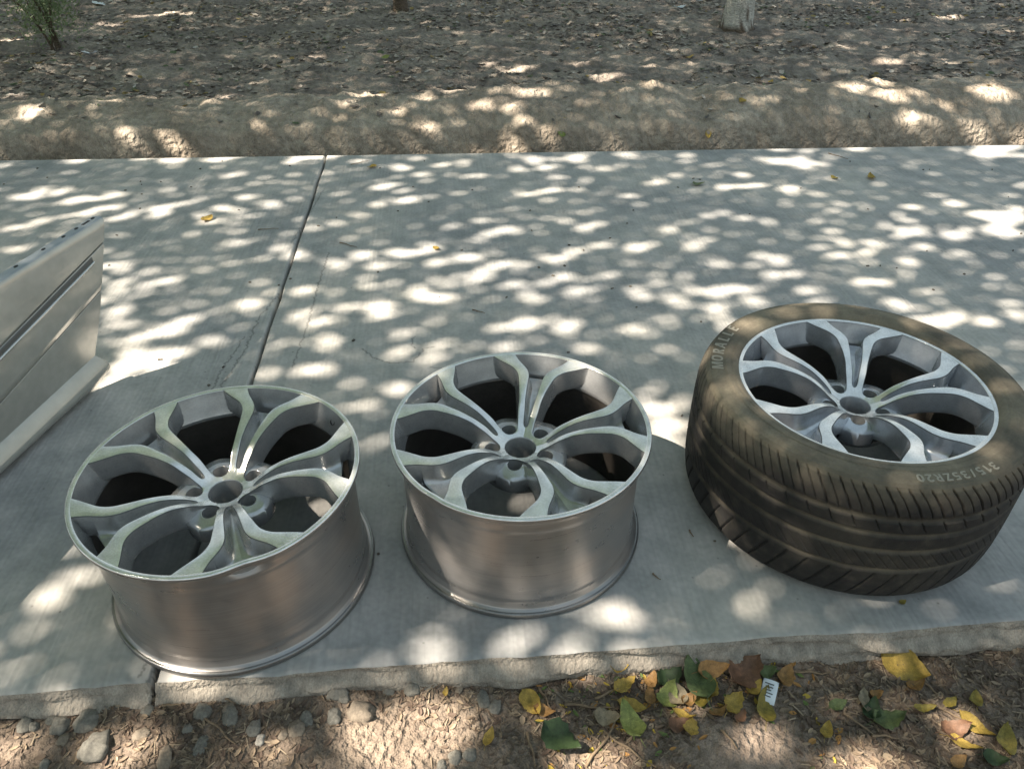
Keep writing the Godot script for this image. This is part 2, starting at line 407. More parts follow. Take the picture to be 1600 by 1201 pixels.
func tri_mat(m: StandardMaterial3D, scale_: float, tex: Texture2D, hm: Texture2D = null, hs := 0.0, world := true) -> StandardMaterial3D:
	m.uv1_triplanar = true
	m.uv1_world_triplanar = world
	m.uv1_scale = Vector3.ONE * scale_
	if tex:
		m.albedo_texture = tex
	if hm:
		m.heightmap_enabled = true
		m.heightmap_texture = hm
		m.heightmap_scale = hs
	return m

func make_materials() -> void:
	var grain := tile(3, 512, 0.02, 0.15, 0.62, 1.0, 0.02, 0.5)
	var rough_b := bump(5, 512, 0.03, 5)
	var fine_b := bump(6, 512, 0.12, 3)
	M.soil = tri_mat(mat(Color.WHITE, 0.95), 3.0, grain, rough_b, 1.2)
	M.soil.vertex_color_use_as_albedo = true
	M.far_soil = tri_mat(mat(Color.WHITE, 0.95), 1.6, grain, rough_b, 2.0)
	M.far_soil.vertex_color_use_as_albedo = true
	M.kerb = tri_mat(mat(lin(0.47, 0.445, 0.40), 0.95), 4.0, tile(81, 512, 0.014, 0.10, 0.62, 1.0, 0.03, 0.3), bump(82, 512, 0.05, 4), 0.4)
	var metal_t := tile(21, 512, 0.012, 0.09, 0.82, 1.0, 0.01, 0.10)
	var dirt_t := tile(22, 512, 0.01, 0.05, 0.80, 1.0, 0.02, 0.10)
	M.machined = tri_mat(mat(lin(0.93, 0.94, 0.94), 0.22, 0.72), 4.0, metal_t, fine_b, 0.02, false)
	M.paint = tri_mat(mat(lin(0.62, 0.63, 0.64), 0.22, 0.65), 4.0, metal_t, null, 0.0, false)
	M.paint.clearcoat_enabled = true
	M.paint.clearcoat = 0.5
	M.paint.clearcoat_roughness = 0.2
	M.paint_clean = tri_mat(mat(lin(0.64, 0.67, 0.72), 0.21, 0.65), 4.0, metal_t, null, 0.0, false)
	M.paint_clean.clearcoat_enabled = true
	M.paint_clean.clearcoat = 0.6
	M.paint_clean.clearcoat_roughness = 0.12
	M.barrel = barrel_mat(5)
	M.barrel_2 = barrel_mat(8)
	M.edge = tri_mat(mat(lin(0.10, 0.105, 0.11), 0.5, 0.3), 4.0, metal_t, null, 0.0, false)
	M.dark_barrel = tri_mat(mat(lin(0.085, 0.078, 0.072), 0.55, 0.2), 4.0, dirt_t, null, 0.0, false)  # inner barrel below the wall edge, coloured darker than the rest of the rim
	M.black = mat(lin(0.012, 0.012, 0.012), 0.6)
	M.rubber = tri_mat(mat(Color.WHITE, 0.82), 5.0, dirt_t, fine_b, 0.06, false)
	M.rubber.vertex_color_use_as_albedo = true
	M.letter = mat(lin(0.34, 0.31, 0.25), 0.85)
	M.brass = mat(lin(0.75, 0.75, 0.74), 0.25, 0.9)
	M.car = tri_mat(mat(lin(0.52, 0.52, 0.48), 0.22, 0.35), 1.5, tile(31, 256, 0.01, 0.06, 0.86, 1.0, 0.01, 0.05), null, 0.0, false)
	M.car.clearcoat_enabled = true
	M.car.clearcoat = 0.8
	M.car.clearcoat_roughness = 0.08
	M.car_strip = mat(lin(0.10, 0.10, 0.095), 0.35)
	M.car_chrome = mat(lin(0.62, 0.62, 0.60), 0.22, 0.8)
	M.car_inside = mat(lin(0.30, 0.33, 0.36), 0.5, 0.1)
	var lt := tile(41, 256, 0.03, 0.12, 0.6, 1.0, 0.05, 0.15)
	for e in [["Y", 0.60, 0.46, 0.11], ["O", 0.45, 0.28, 0.11], ["G", 0.15, 0.22, 0.09], ["D", 0.05, 0.10, 0.04], ["P", 0.38, 0.35, 0.26], ["B", 0.24, 0.14, 0.09], ["L", 0.34, 0.43, 0.14], ["V", 0.33, 0.29, 0.06]]:
		var m := tri_mat(mat(lin(e[1], e[2], e[3]), 0.6), 12.0, lt, fine_b, 0.05, true)
		m.backlight_enabled = true
		m.backlight = lin(e[1] * 0.5, e[2] * 0.5, e[3] * 0.5)
		M["leaf" + e[0]] = m
	M.tree_leaf = mat(lin(0.055, 0.115, 0.028), 0.5)
	M.tree_leaf.backlight_enabled = true
	M.tree_leaf.backlight = lin(0.11, 0.16, 0.045)
	M.litter = mat(Color.WHITE, 0.85)
	M.litter.vertex_color_use_as_albedo = true
	M.bark = tri_mat(mat(Color.WHITE, 0.9), 4.0, grain, rough_b, 2.0, false)
	M.bark.vertex_color_use_as_albedo = true
	M.limb = tri_mat(mat(lin(0.16, 0.125, 0.09), 0.9), 4.0, grain, rough_b, 1.5, false)
	M.twig = tri_mat(mat(lin(0.30, 0.225, 0.15), 0.85), 10.0, grain, null, 0.0)
	M.stone = tri_mat(mat(lin(0.30, 0.295, 0.265), 0.85), 14.0, grain, fine_b, 0.15)
	M.stone_tan = tri_mat(mat(lin(0.36, 0.31, 0.25), 0.85), 14.0, grain, fine_b, 0.15)
	M.stone_white = tri_mat(mat(lin(0.62, 0.60, 0.55), 0.8), 14.0, grain, fine_b, 0.15)
	M.scrap = mat(lin(0.72, 0.76, 0.80), 0.6)
	M.bush = mat(lin(0.13, 0.17, 0.085), 0.6)
	M.bush.backlight_enabled = true
	M.bush.backlight = lin(0.10, 0.14, 0.06)

# bare inside of a rim: brownish worn metal with scuffs, wrapped once round the barrel
func barrel_mat(seed_: int) -> StandardMaterial3D:
	var w := 1024
	var h := 256
	var a := noise(seed_, 0.006, 3).get_image(w, h)
	var b := noise(seed_ + 1, 0.035, 3).get_image(w, h)
	var s := noise(seed_ + 2, 0.25, 2).get_image(32, h)
	s.resize(w, h, Image.INTERPOLATE_CUBIC)
	for im in [a, b, s]:
		im.convert(Image.FORMAT_L8)
	var da := a.get_data()
	var db := b.get_data()
	var ds := s.get_data()
	var scuff := PackedFloat32Array()
	scuff.resize(w * h)
	var rg := RandomNumberGenerator.new()
	rg.seed = seed_ * 13
	for k in 15:
		var x0 := rg.randi_range(0, w)
		var y0 := rg.randf_range(24, 226)
		var ln := rg.randi_range(25, 130)
		var slope := rg.randf_range(-0.06, 0.06)
		var str_ := rg.randf_range(0.15, 0.55)
		for j in ln:
			if rg.randf() < 0.12:
				continue
			var y := int(y0 + slope * j + 1.2 * sin(j * 0.03 + k))
			scuff[clampi(y, 1, h - 2) * w + (x0 + j) % w] = str_ * (1.0 if k % 4 else -0.6)
	for k in 60:
		scuff[rg.randi_range(0, w * h - 1)] = rg.randf_range(-0.5, 0.8)
	var col := PackedByteArray()
	col.resize(w * h * 3)
	var rgh := PackedByteArray()
	rgh.resize(w * h)
	for k in w * h:
		var kx := k % w                                              # mirrored so that it closes round the barrel
		var km := k - kx + mini(kx, w - 1 - kx)
		var va := da[km] / 255.0 - 0.5
		var vb := db[km] / 255.0 - 0.5
		var vs := ds[km] / 255.0 - 0.5
		var l := (0.655 + 0.06 * va + 0.03 * vb + 0.05 * vs) * (1.0 - 0.5 * scuff[k])
		col[k * 3] = int(clampf(l * (0.985 + 0.05 * va), 0, 1) * 255)
		col[k * 3 + 1] = int(clampf(l * 0.955, 0, 1) * 255)
		col[k * 3 + 2] = int(clampf(l * (0.935 - 0.04 * va), 0, 1) * 255)
		rgh[k] = int(clampf(0.34 + 0.12 * vb + 0.15 * va + 0.3 * absf(scuff[k]), 0, 1) * 255)
	var m := mat(Color.WHITE, 1.0, 0.65)
	m.albedo_texture = ImageTexture.create_from_image(Image.create_from_data(w, h, false, Image.FORMAT_RGB8, col))
	m.roughness_texture = ImageTexture.create_from_image(Image.create_from_data(w, h, false, Image.FORMAT_L8, rgh))
	m.roughness_texture_channel = BaseMaterial3D.TEXTURE_CHANNEL_GRAYSCALE
	return m

# concrete: colour and relief computed once, metres map straight to the picture
const CX0 := -3.6
const CW := 7.2
const CZ0 := -4.0
const CH := 3.6
func concrete_uv(x: float, z: float) -> Vector2:
	return Vector2((x - 0.0800 * (z + 1.77) - CX0) / CW, (z - CZ0) / CH)

func make_concrete() -> StandardMaterial3D:
	var w := 2048
	var h := 1024
	var big := noise(61, 0.004, 4).get_image(w, h)
	var mid := noise(62, 0.03, 4).get_image(w, h)
	var fine := noise(63, 0.22, 2).get_image(w, h)
	var lines := noise(64, 0.33, 2).get_image(w, 40)
	lines.resize(w, h, Image.INTERPOLATE_CUBIC)
	var bands := noise(65, 0.012, 3).get_image(w, 24)
	bands.resize(w, h, Image.INTERPOLATE_CUBIC)
	for im in [big, mid, fine, lines, bands]:
		im.convert(Image.FORMAT_L8)
	var b1 := big.get_data()
	var b2 := mid.get_data()
	var b3 := fine.get_data()
	var b4 := lines.get_data()
	var b5 := bands.get_data()
	# marks: cracks, tooling beside the joint
	var mark := PackedFloat32Array()
	mark.resize(w * h)
	var rg := RandomNumberGenerator.new()
	rg.seed = 9
	var lines_m := [
		[[-0.835, -3.20], [-0.84, -2.95], [-0.85, -2.70]], [[-0.80, -2.32], [-0.83, -2.12], [-0.82, -1.95], [-0.84, -1.72]], [[-0.845, -2.02], [-0.86, -1.85], [-0.855, -1.66]],
		[[-0.69, -2.60], [-0.68, -2.35], [-0.66, -2.1], [-0.655, -1.85]],
		[[-0.42, -1.90], [-0.36, -1.87], [-0.30, -1.88], [-0.27, -1.95], [-0.24, -1.96]], [[-0.31, -2.02], [-0.315, -1.97], [-0.30, -1.95]], [[-0.24, -1.85], [-0.18, -1.84], [-0.12, -1.865]], [[-0.46, -1.95], [-0.42, -1.90]],
		[[1.3, -1.03], [1.34, -1.16], [1.31, -1.33]], [[-0.71, -0.83], [-0.70, -0.90], [-0.685, -0.95]], [[-0.69, -0.82], [-0.675, -0.89], [-0.665, -0.93]]]
	for ln in lines_m:
		for k in ln.size() - 1:
			var a := concrete_uv(ln[k][0], ln[k][1])
			var b := concrete_uv(ln[k + 1][0], ln[k + 1][1])
			var steps := int((b - a).length() * 5000)
			for s in steps:
				var t := float(s) / steps
				var q := a.lerp(b, t)
				var x := int(q.x * w + n_mid.get_noise_2d(q.x * 260.0, q.y * 260.0) * 2.5)
				var y := int(q.y * h)
				if x > 0 and x < w and y > 0 and y < h:
					mark[y * w + x] = 0.75 * (0.5 + 0.5 * absf(n_mid.get_noise_2d(q.x * 300.0, q.y * 300.0 + 50.0)))
	for s in 900:                                                   # pits and dark grains
		mark[rg.randi_range(0, w * h - 2)] = rg.randf_range(0.3, 0.8)
	var col := PackedByteArray()
	col.resize(w * h * 3)
	var hgt := PackedByteArray()
	hgt.resize(w * h)
	for k in w * h:
		var v1 := b1[k] / 255.0 - 0.5
		var v2 := b2[k] / 255.0 - 0.5
		var v3 := b3[k] / 255.0 - 0.5
		var ln := (b4[k] / 255.0 - 0.5) * (0.35 + 1.1 * b5[k] / 255.0)
		var m := mark[k]
		var l := 0.655 + 0.16 * v1 + 0.12 * v2 + 0.07 * v3 + 0.06 * ln
		l *= 1.0 - 0.5 * m
		col[k * 3] = int(clampf(l * (1.0 + 0.03 * v1 + 0.02 * v2), 0, 1) * 255)
		col[k * 3 + 1] = int(clampf(l, 0, 1) * 252)
		col[k * 3 + 2] = int(clampf(l * (0.965 - 0.05 * v1), 0, 1) * 255)
		hgt[k] = int(clampf(0.5 + 0.75 * ln + 0.12 * v3 + 0.10 * v2 - 0.4 * m, 0, 1) * 255)
	var c := StandardMaterial3D.new()
	c.roughness = 0.9
	c.albedo_texture = ImageTexture.create_from_image(Image.create_from_data(w, h, false, Image.FORMAT_RGB8, col))
	c.heightmap_enabled = true
	c.heightmap_texture = ImageTexture.create_from_image(Image.create_from_data(w, h, false, Image.FORMAT_L8, hgt))
	c.heightmap_scale = 0.22
	return c

# ---------------------------------------------------------------- the lie of the land
func near_edge(x: float) -> float:
	return -0.872 - 0.0822 * x

func far_edge(x: float) -> float:
	return -3.690 - 0.0436 * x

func joint_x(z: float) -> float:
	return -0.754 + 0.0800 * (z + 1.772)

func near_h(x: float, z: float) -> float:
	var d := z - near_edge(x)
	var base := -0.045 - 0.022 * smoothstep(-0.9, 1.0, x) - 0.012 * smoothstep(0.0, 0.25, d)
	base += 0.022 * maxf(0.0, n_mid.get_noise_2d(x * 6.0, 2.0)) * smoothstep(0.10, 0.01, d)
	base += 0.016 * n_low.get_noise_2d(x * 3.0, z * 3.0) + 0.007 * n_mid.get_noise_2d(x * 14.0, z * 14.0) + 0.0032 * n_hi.get_noise_2d(x * 60.0, z * 60.0)
	base += 0.022 * exp(-(pow((x - 0.40) / 0.11, 2.0) + pow((z + 0.735) / 0.06, 2.0)))
	return base

func crest(x: float) -> float:
	return 0.085 + 0.05 * smoothstep(-0.8, 0.3, x) - 0.05 * exp(-pow((x - 1.0) / 0.14, 2.0)) + 0.022 * n_low.get_noise_2d(x * 2.0, 7.0)

func far_h(x: float, z: float) -> float:
	var d := far_edge(x) - z                                         # metres beyond the far edge of the path
	d += 0.05 * n_low.get_noise_2d(x * 4.0, z * 2.0) * smoothstep(0.1, 0.3, d)
	var c := crest(x)
	var y := -0.24
	if d < 0.19:
		y = -0.24
	elif d < 0.275:
		y = lerpf(-0.24, 0.025, (d - 0.19) / 0.085)
	elif d < 0.62:
		y = lerpf(0.025, c, sin((d - 0.275) / 0.345 * PI * 0.5))
	elif d < 1.0:
		y = lerpf(c, 0.02, smoothstep(0.66, 1.0, d))
	else:
		y = 0.02 + 0.02 * n_low.get_noise_2d(x * 1.2, z * 1.2)
	var amp := smoothstep(0.1, 0.35, d)
	y += amp * (0.022 * n_low.get_noise_2d(x * 5.0, z * 5.0) + 0.018 * n_mid.get_noise_2d(x * 8.0, z * 8.0) + 0.009 * n_hi.get_noise_2d(x * 22.0, z * 22.0))
	var clod := n_hi.get_noise_2d(x * 11.0 + 40.0, z * 11.0)
	y += amp * 0.05 * maxf(0.0, clod - 0.22)
	y += (1.0 - amp) * 0.006 * n_hi.get_noise_2d(x * 20.0, z * 20.0)
	return y

func terrain(called: String, xs: PackedFloat32Array, zs: PackedFloat32Array, hf: Callable, cf: Callable, m: Material) -> MeshInstance3D:
	var p := PackedVector3Array()
	var c := PackedColorArray()
	for z in zs:
		for x in xs:
			p.append(Vector3(x, hf.call(x, z), z))
			c.append(cf.call(x, z))
	var mb := MB.new()
	mb.grid(p, zs.size(), xs.size(), zs[1] < zs[0], c)
	var o := part(called, mb.mesh(), m, self)
	o.set_meta("kind", "structure")
	return o

func near_col(x: float, z: float) -> Color:
	var t := clampf(0.5 + 0.9 * n_low.get_noise_2d(x * 4.0 + 9.0, z * 4.0) + 0.5 * n_mid.get_noise_2d(x * 10.0, z * 10.0), 0, 1)
	var a := Color(0.34, 0.28, 0.225).lerp(Color(0.18, 0.14, 0.11), t)
	var mound := exp(-(pow((x - 0.42) / 0.13, 2.0) + pow((z + 0.72) / 0.08, 2.0)))
	return a.lerp(Color(0.37, 0.30, 0.245), clampf(mound * 1.3, 0, 1))

func far_col(x: float, z: float) -> Color:
	var d := far_edge(x) - z
	var k := n_mid.get_noise_2d(x * 5.0, z * 5.0)
	var dust := Color(0.55, 0.495, 0.42).lerp(Color(0.42, 0.365, 0.30), clampf(0.5 + 1.2 * k, 0, 1))
	var mulch := Color(0.26, 0.23, 0.205).lerp(Color(0.43, 0.385, 0.335), clampf(0.4 + 1.6 * k, 0, 1))
	var t := smoothstep(0.55, 0.95, d + 0.5 * n_low.get_noise_2d(x * 2.2, z * 3.0) - 0.25 * smoothstep(0.6, 1.6, x) * smoothstep(3.2, 1.5, d))
	return dust.lerp(mulch, t)

func slab(left: Callable, right: Callable, parent: Node, m: Material, fine_lo: float, fine_hi: float) -> void:
	# columns run along the path, rows across it; edges drop into the joint, the kerb face and the ditch
	var rows := []                                                  # [share of the way across, extra z, y]
	for e in [[-0.002, -0.0035], [-0.0055, -0.0012], [-0.012, -0.0002]]:
		rows.append([0.0, e[0], e[1]])
	for k in 30:
		rows.append([(k + 0.35) / 30.3, -0.01, 0.0])
	for e in [[0.02, 0.0], [0.01, -0.002], [0.002, -0.01], [0.0, -0.28]]:
		rows.append([1.0, e[0], e[1]])
	var us := axis(0.0, fine_lo, fine_hi, 1.0, 0.0032)
	var cols := []
	for e in [[0.0, -0.10], [0.0, -0.03], [0.0015, -0.008], [0.005, -0.002], [0.011, 0.0]]:
		cols.append([0.0, e[0], e[1]])
	for u in us:
		if u > 0.004 and u < 0.996:
			cols.append([u, 0.0, 0.0])
	for e in [[-0.011, 0.0], [-0.005, -0.002], [-0.0015, -0.008], [0.0, -0.03], [0.0, -0.10]]:
		cols.append([1.0, e[0], e[1]])
	var p := PackedVector3Array()
	var t := PackedVector2Array()
	for r in rows:
		for c in cols:
			var zg: float = lerpf(-0.872, -3.69, r[0])
			var xl: float = left.call(zg)
			var xr: float = right.call(zg)
			var x: float = lerpf(xl, xr, c[0]) + c[1]
			if absf(c[1]) > 0.0 and r[2] > -0.005:
				x += 0.005 * n_hi.get_noise_2d(zg * 22.0, 5.0) + 0.003 * n_hi.get_noise_2d(zg * 90.0, c[0] * 9.0)
			var z: float = lerpf(near_edge(x), far_edge(x), r[0]) + r[1]
			var y: float = minf(r[2], c[2])
			if r[0] == 0.0:
				z += edge_wander(x)
				y += minf(0.0, 0.004 * (n_hi.get_noise_2d(x * 40.0, 1.0) - 0.1))
			if c[2] == 0.0 and r[2] == 0.0:
				y += 0.0012 * n_low.get_noise_2d(x * 2.0, z * 2.0)
			p.append(Vector3(x, y, z))
			t.append(concrete_uv(x, z))
	var mb := MB.new()
	mb.grid(p, rows.size(), cols.size(), true, PackedColorArray(), t)
	var s := part("slab", mb.mesh(), m, parent)
	# broken face of the slab edge above the soil
	var q := PackedVector3Array()
	var nr := 20
	for r in nr:
		var yy := -0.0035 - 0.155 * pow(r / (nr - 1.0), 1.25)
		for c in cols:
			var xl: float = left.call(-0.872)
			var xr: float = right.call(-0.872)
			var x: float = lerpf(xl, xr, c[0]) + c[1]
			var k := smoothstep(0.0, 3.0, float(r))
			var z := near_edge(x) + edge_wander(x) - 0.002
			z += k * (0.014 * n_mid.get_noise_2d(x * 6.0, yy * 25.0) + 0.010 * n_hi.get_noise_2d(x * 26.0, yy * 60.0) + 0.004 * n_hi.get_noise_2d(x * 80.0, yy * 160.0) + 0.003)
			z += 0.020 * smoothstep(-0.025, -0.040, yy + 0.016 * n_low.get_noise_2d(x * 6.0, 1.0))
			var y := minf(yy, c[2] * 0.3 + yy)
			if r == 0:
				y += minf(0.0, 0.004 * (n_hi.get_noise_2d(x * 40.0, 1.0) - 0.1))
			q.append(Vector3(x, y, z))
	var fb := MB.new()
	fb.grid(q, nr, cols.size(), false)
	part("slab_edge", fb.mesh(), M.kerb, s)

func edge_wander(x: float) -> float:
	return 0.007 * n_mid.get_noise_2d(x * 5.0, 3.0) + 0.0035 * n_hi.get_noise_2d(x * 30.0, 8.0)


# ---------------------------------------------------------------- wheels
const AX := [0.205, 0.211, 0.225, 0.25, 0.30, 0.40, 0.50, 0.60, 0.68, 0.74, 0.78, 0.82, 0.87, 0.92, 0.965]
const AY := [0.0, 3.2, 5.0, 5.6, 5.4, 5.9, 5.8, 5.5, 5.5, 6.5, 7.9, 9.7, 11.8, 13.2, 14.1]
const BX := [0.158, 0.162, 0.168, 0.18, 0.20, 0.22, 0.25, 0.32, 0.40, 0.50, 0.62, 0.70, 0.75, 0.80, 0.855, 0.91, 0.965]
const BY := [36.0, 29.0, 25.0, 21.0, 18.3, 17.0, 15.6, 14.4, 12.7, 12.2, 12.4, 12.9, 14.2, 16.4, 19.9, 23.0, 25.4]
const HX := [0.12, 0.2, 0.3, 0.4, 0.5, 0.6, 0.75, 0.965]
const HY := [0.226, 0.235, 0.255, 0.269, 0.277, 0.281, 0.285, 0.2886]
const DX := [0.15, 0.3, 0.5, 0.7, 0.965]
const DY := [0.042, 0.056, 0.052, 0.050, 0.050]
const PX := [0.205, 0.3, 0.5, 0.7, 0.85]
const PY := [0.008, 0.022, 0.033, 0.040, 0.044]

func wp(r: float, deg: float, y: float) -> Vector3:
	var a := deg_to_rad(deg)
	if r > 0.86 and y < 0.2862:                                       # run into the rim wall, not through it
		r = minf(r, 0.006 + remap(y, 0.2345, 0.2876, 0.902, 0.963))
	return Vector3(RW * r * cos(a), y, -RW * r * sin(a))

func off(mm: float, r: float) -> float:                             # sideways millimetres as degrees at radius r
	return rad_to_deg(mm * 0.001 / (r * RW))

func spoke_meshes() -> Array:
	var face := MB.new()
	var body := MB.new()
	var rim_line := MB.new()
	var rl := [0.125, 0.133, 0.141, 0.149, 0.154, 0.158]
	var r := 0.1605
	while r < 0.3:
		rl.append(r)
		r += 0.0045 if r < 0.23 else 0.008
	while r < 0.955:
		rl.append(r)
		r += 0.0165
	rl.append(0.965)
	for s in [1.0, -1.0]:
		var f := PackedVector3Array()
		var e1 := PackedVector3Array()
		var e2 := PackedVector3Array()
		var wall := PackedVector3Array()
		var pk := PackedVector3Array()
		var pw := PackedVector3Array()
		var un := PackedVector3Array()
		var nw := 0
		var np := 0
		var nq := 0
		var nu := 0
		for q in rl:
			var h := cur(HX, HY, q)
			var d := cur(DX, DY, q)
			var a := cur(AX, AY, q) if q > 0.205 else 0.0
			var b := cur(BX, BY, q) if q > 0.158 else 36.0
			for k in 7:
				var t := k / 6.0
				f.append(wp(q, s * lerpf(a, b, t), h - 0.0006 * (pow(absf(t * 2 - 1), 6.0))))
			if q >= 0.158:
				nw += 1
				var lim := 36.0
				e1.append(wp(q, s * b, h - 0.0006))
				e1.append(wp(q, s * minf(lim, b + off(1.3, q)), h - 0.0026))
				var ds := [[1.3, 0.0026], [2.2, 0.25 * d], [4.0, 0.55 * d], [6.5, 0.80 * d], [7.0, 0.93 * d], [5.5, d]]
				for w in ds:
					wall.append(wp(q, s * minf(lim, b + off(w[0], q)), h - w[1]))
			if q > 0.205:
				np += 1
				e2.append(wp(q, s * a, h - 0.0006))
				e2.append(wp(q, s * maxf(0.0, a - off(1.2, q)), h - 0.0026))
				if q <= 0.86:
					nq += 1
					var dp := cur(PX, PY, q)
					var lo := maxf(0.0, a - off(6.0, q))
					for w in [[maxf(0.0, a - off(1.2, q)), 0.0026], [maxf(0.0, a - off(2.2, q)), 0.4 * dp], [maxf(0.0, a - off(4.0, q)), 0.75 * dp], [lo * 0.92, 0.94 * dp], [lo * 0.6, dp], [0.0, dp * 1.02]]:
						pk.append(wp(q, s * w[0], h - w[1]))
				if q >= 0.84:
					for w in [[a - off(1.2, q), 0.0026], [a - off(2.4, q), 0.5 * d], [a - off(3.0, q), d]]:
						pw.append(wp(q, s * w[0], h - w[1]))
			if q >= 0.30:
				nu += 1
				for k in 3:
					un.append(wp(q, s * lerpf(a if q > 0.86 else 0.0, b + off(5.5, q), k / 2.0), h - d))
		face.grid(f, rl.size(), 7, s < 0)
		rim_line.grid(e1, nw, 2, s < 0)
		body.grid(wall, nw, 6, s < 0)
		rim_line.grid(e2, np, 2, s > 0)
		body.grid(pk, nq, 6, s > 0)
		body.grid(pw, pw.size() / 3, 3, s > 0)
		body.grid(un, nu, 3, s > 0)
	# floor of the window between the stud hole and the opening
	var fl := PackedVector3Array()
	var seg := 48
	var c := Vector2(0.222, 0.0)
	for ring in 6:
		for j in seg + 1:
			var a := TAU * (j % seg) / seg
			var dir := Vector2(cos(a), sin(a))
			var lo := 0.0
			var hi := 0.4
			for it in 14:
				var md := (lo + hi) * 0.5
				var q := c + dir * md
				var rr := q.length()
				var an := rad_to_deg(absf(atan2(q.y, q.x)))
				var inside := rr < 0.372 + 0.02 * cos(deg_to_rad(an * 6.0)) and rr > 0.159 and an < 36.0 - cur(BX, BY, rr) + 0.3
				if inside:
					lo = md
				else:
					hi = md
			var t: float = [0.0, 0.0, 0.08, 0.5, 1.0, 1.0][ring]
			var dd := lerpf(0.0555, maxf(lo, 0.056), t)
			var q2 := c + dir * dd
			var rr2 := q2.length()
			var y := cur(HX, HY, minf(rr2, 0.36)) - lerpf(0.007, 0.040, smoothstep(0.20, 0.37, rr2)) - (0.0015 if ring == 1 else 0.0)
			if ring == 0:
				y = 0.19
			if ring == 5:
				y -= 0.03
			fl.append(wp(rr2, 36.0 + rad_to_deg(atan2(q2.y, q2.x)), y))
	body.grid(fl, 6, seg + 1, false)
	return [face.mesh(), body.mesh(), rim_line.mesh()]

func make_wheel(root: Node3D, phase: float, dents: Array, paint: Material, barrel: Material, spokes: Array) -> void:
	var dent := func(p: Vector3) -> Vector3:
		var rr := Vector2(p.x, p.z).length()
		if p.y < 0.255 or rr < 0.92 * RW:
			return p
		var a := rad_to_deg(atan2(-p.z, p.x))
		var k := 1.0
		var up := 0.0
		for e in dents:
			var df := wrapf(a - e[0], -180.0, 180.0)
			k += e[2] * exp(-pow(df / e[1], 2.0))
			up += e[3] * exp(-pow(df / e[1], 2.0))
		return Vector3(p.x * k, p.y + up, p.z * k)
	var sc := func(list: Array) -> Array:
		var o := []
		for q in list:
			o.append([q[0] * RW, q[1]])
		return o
	var rim := MB.new()
	lathe(rim, sc.call([[1.0, 0.2872], [1.002, 0.2840], [0.999, 0.2805], [0.985, 0.2785], [0.968, 0.2772], [0.959, 0.273], [0.956, 0.266]]), 192, dent)
	lathe(rim, sc.call([[0.956, 0.266], [0.953, 0.2655], [0.953, 0.2625], [0.949, 0.2620], [0.946, 0.25], [0.945, 0.243], [0.940, 0.238], [0.933, 0.228], [0.930, 0.18], [0.928, 0.11], [0.929, 0.070], [0.932, 0.058], [0.940, 0.048], [0.9405, 0.040], [0.936, 0.036], [0.937, 0.030], [0.948, 0.025], [0.952, 0.020], [0.960, 0.0165], [0.978, 0.0145]]), 192, dent)
	part("rim", rim.mesh(), barrel, root)
	var flange := MB.new()
	lathe(flange, sc.call([[0.978, 0.0145], [0.990, 0.0150], [0.998, 0.0125], [1.0015, 0.008], [0.999, 0.003], [0.985, 0.0], [0.95, 0.0], [0.93, 0.004]]), 192)
	part("inner_flange", flange.mesh(), M.barrel_edge, root)
	var inner := MB.new()
	lathe(inner, sc.call([[0.963, 0.2876], [0.961, 0.284], [0.948, 0.272], [0.928, 0.254], [0.910, 0.240], [0.902, 0.2345]]), 160, dent)
	lathe(inner, sc.call([[0.902, 0.2345], [0.899, 0.231], [0.902, 0.227]]), 160)
	part("inner_wall", inner.mesh(), paint, root)
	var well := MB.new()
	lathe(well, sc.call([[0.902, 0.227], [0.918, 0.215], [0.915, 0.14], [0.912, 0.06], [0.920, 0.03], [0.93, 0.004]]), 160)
	part("inner_barrel", well.mesh(), M.dark_barrel, root)
	var lip := MB.new()
	lathe(lip, sc.call([[0.963, 0.2876], [0.964, 0.2887], [0.975, 0.2893], [0.990, 0.2898], [0.997, 0.2892], [1.0, 0.2872]]), 192, dent)
	part("rim_lip", lip.mesh(), M.machined, root)
	var hub := MB.new()
	lathe(hub, sc.call([[0.125, 0.2262], [0.119, 0.2245], [0.118, 0.216], [0.112, 0.215], [0.112, 0.202], [0.104, 0.200], [0.104, 0.166]]), 64)
	lathe(hub, sc.call([[0.104, 0.166], [0.31, 0.172], [0.33, 0.19]]), 64)
	part("hub", hub.mesh(), paint, root)
	for k in 5:
		var sp := part("spoke", spokes[1], paint, root)
		sp.rotation.y = deg_to_rad(phase + 72.0 * k)
		part("machined_face", spokes[0], M.machined, sp)
		part("face_edge", spokes[2], M.edge, sp)
	for k in 5:
		var st := MB.new()
		lathe(st, [[0.0152, 0.229], [0.0150, 0.207], [0.0110, 0.200], [0.0100, 0.170]], 24)
		var o := part("stud_hole", st.mesh(), M.paint, root)
		o.position = Vector3(cos(deg_to_rad(phase + 36.0 + 72.0 * k)), 0, -sin(deg_to_rad(phase + 36.0 + 72.0 * k))) * 0.222 * RW

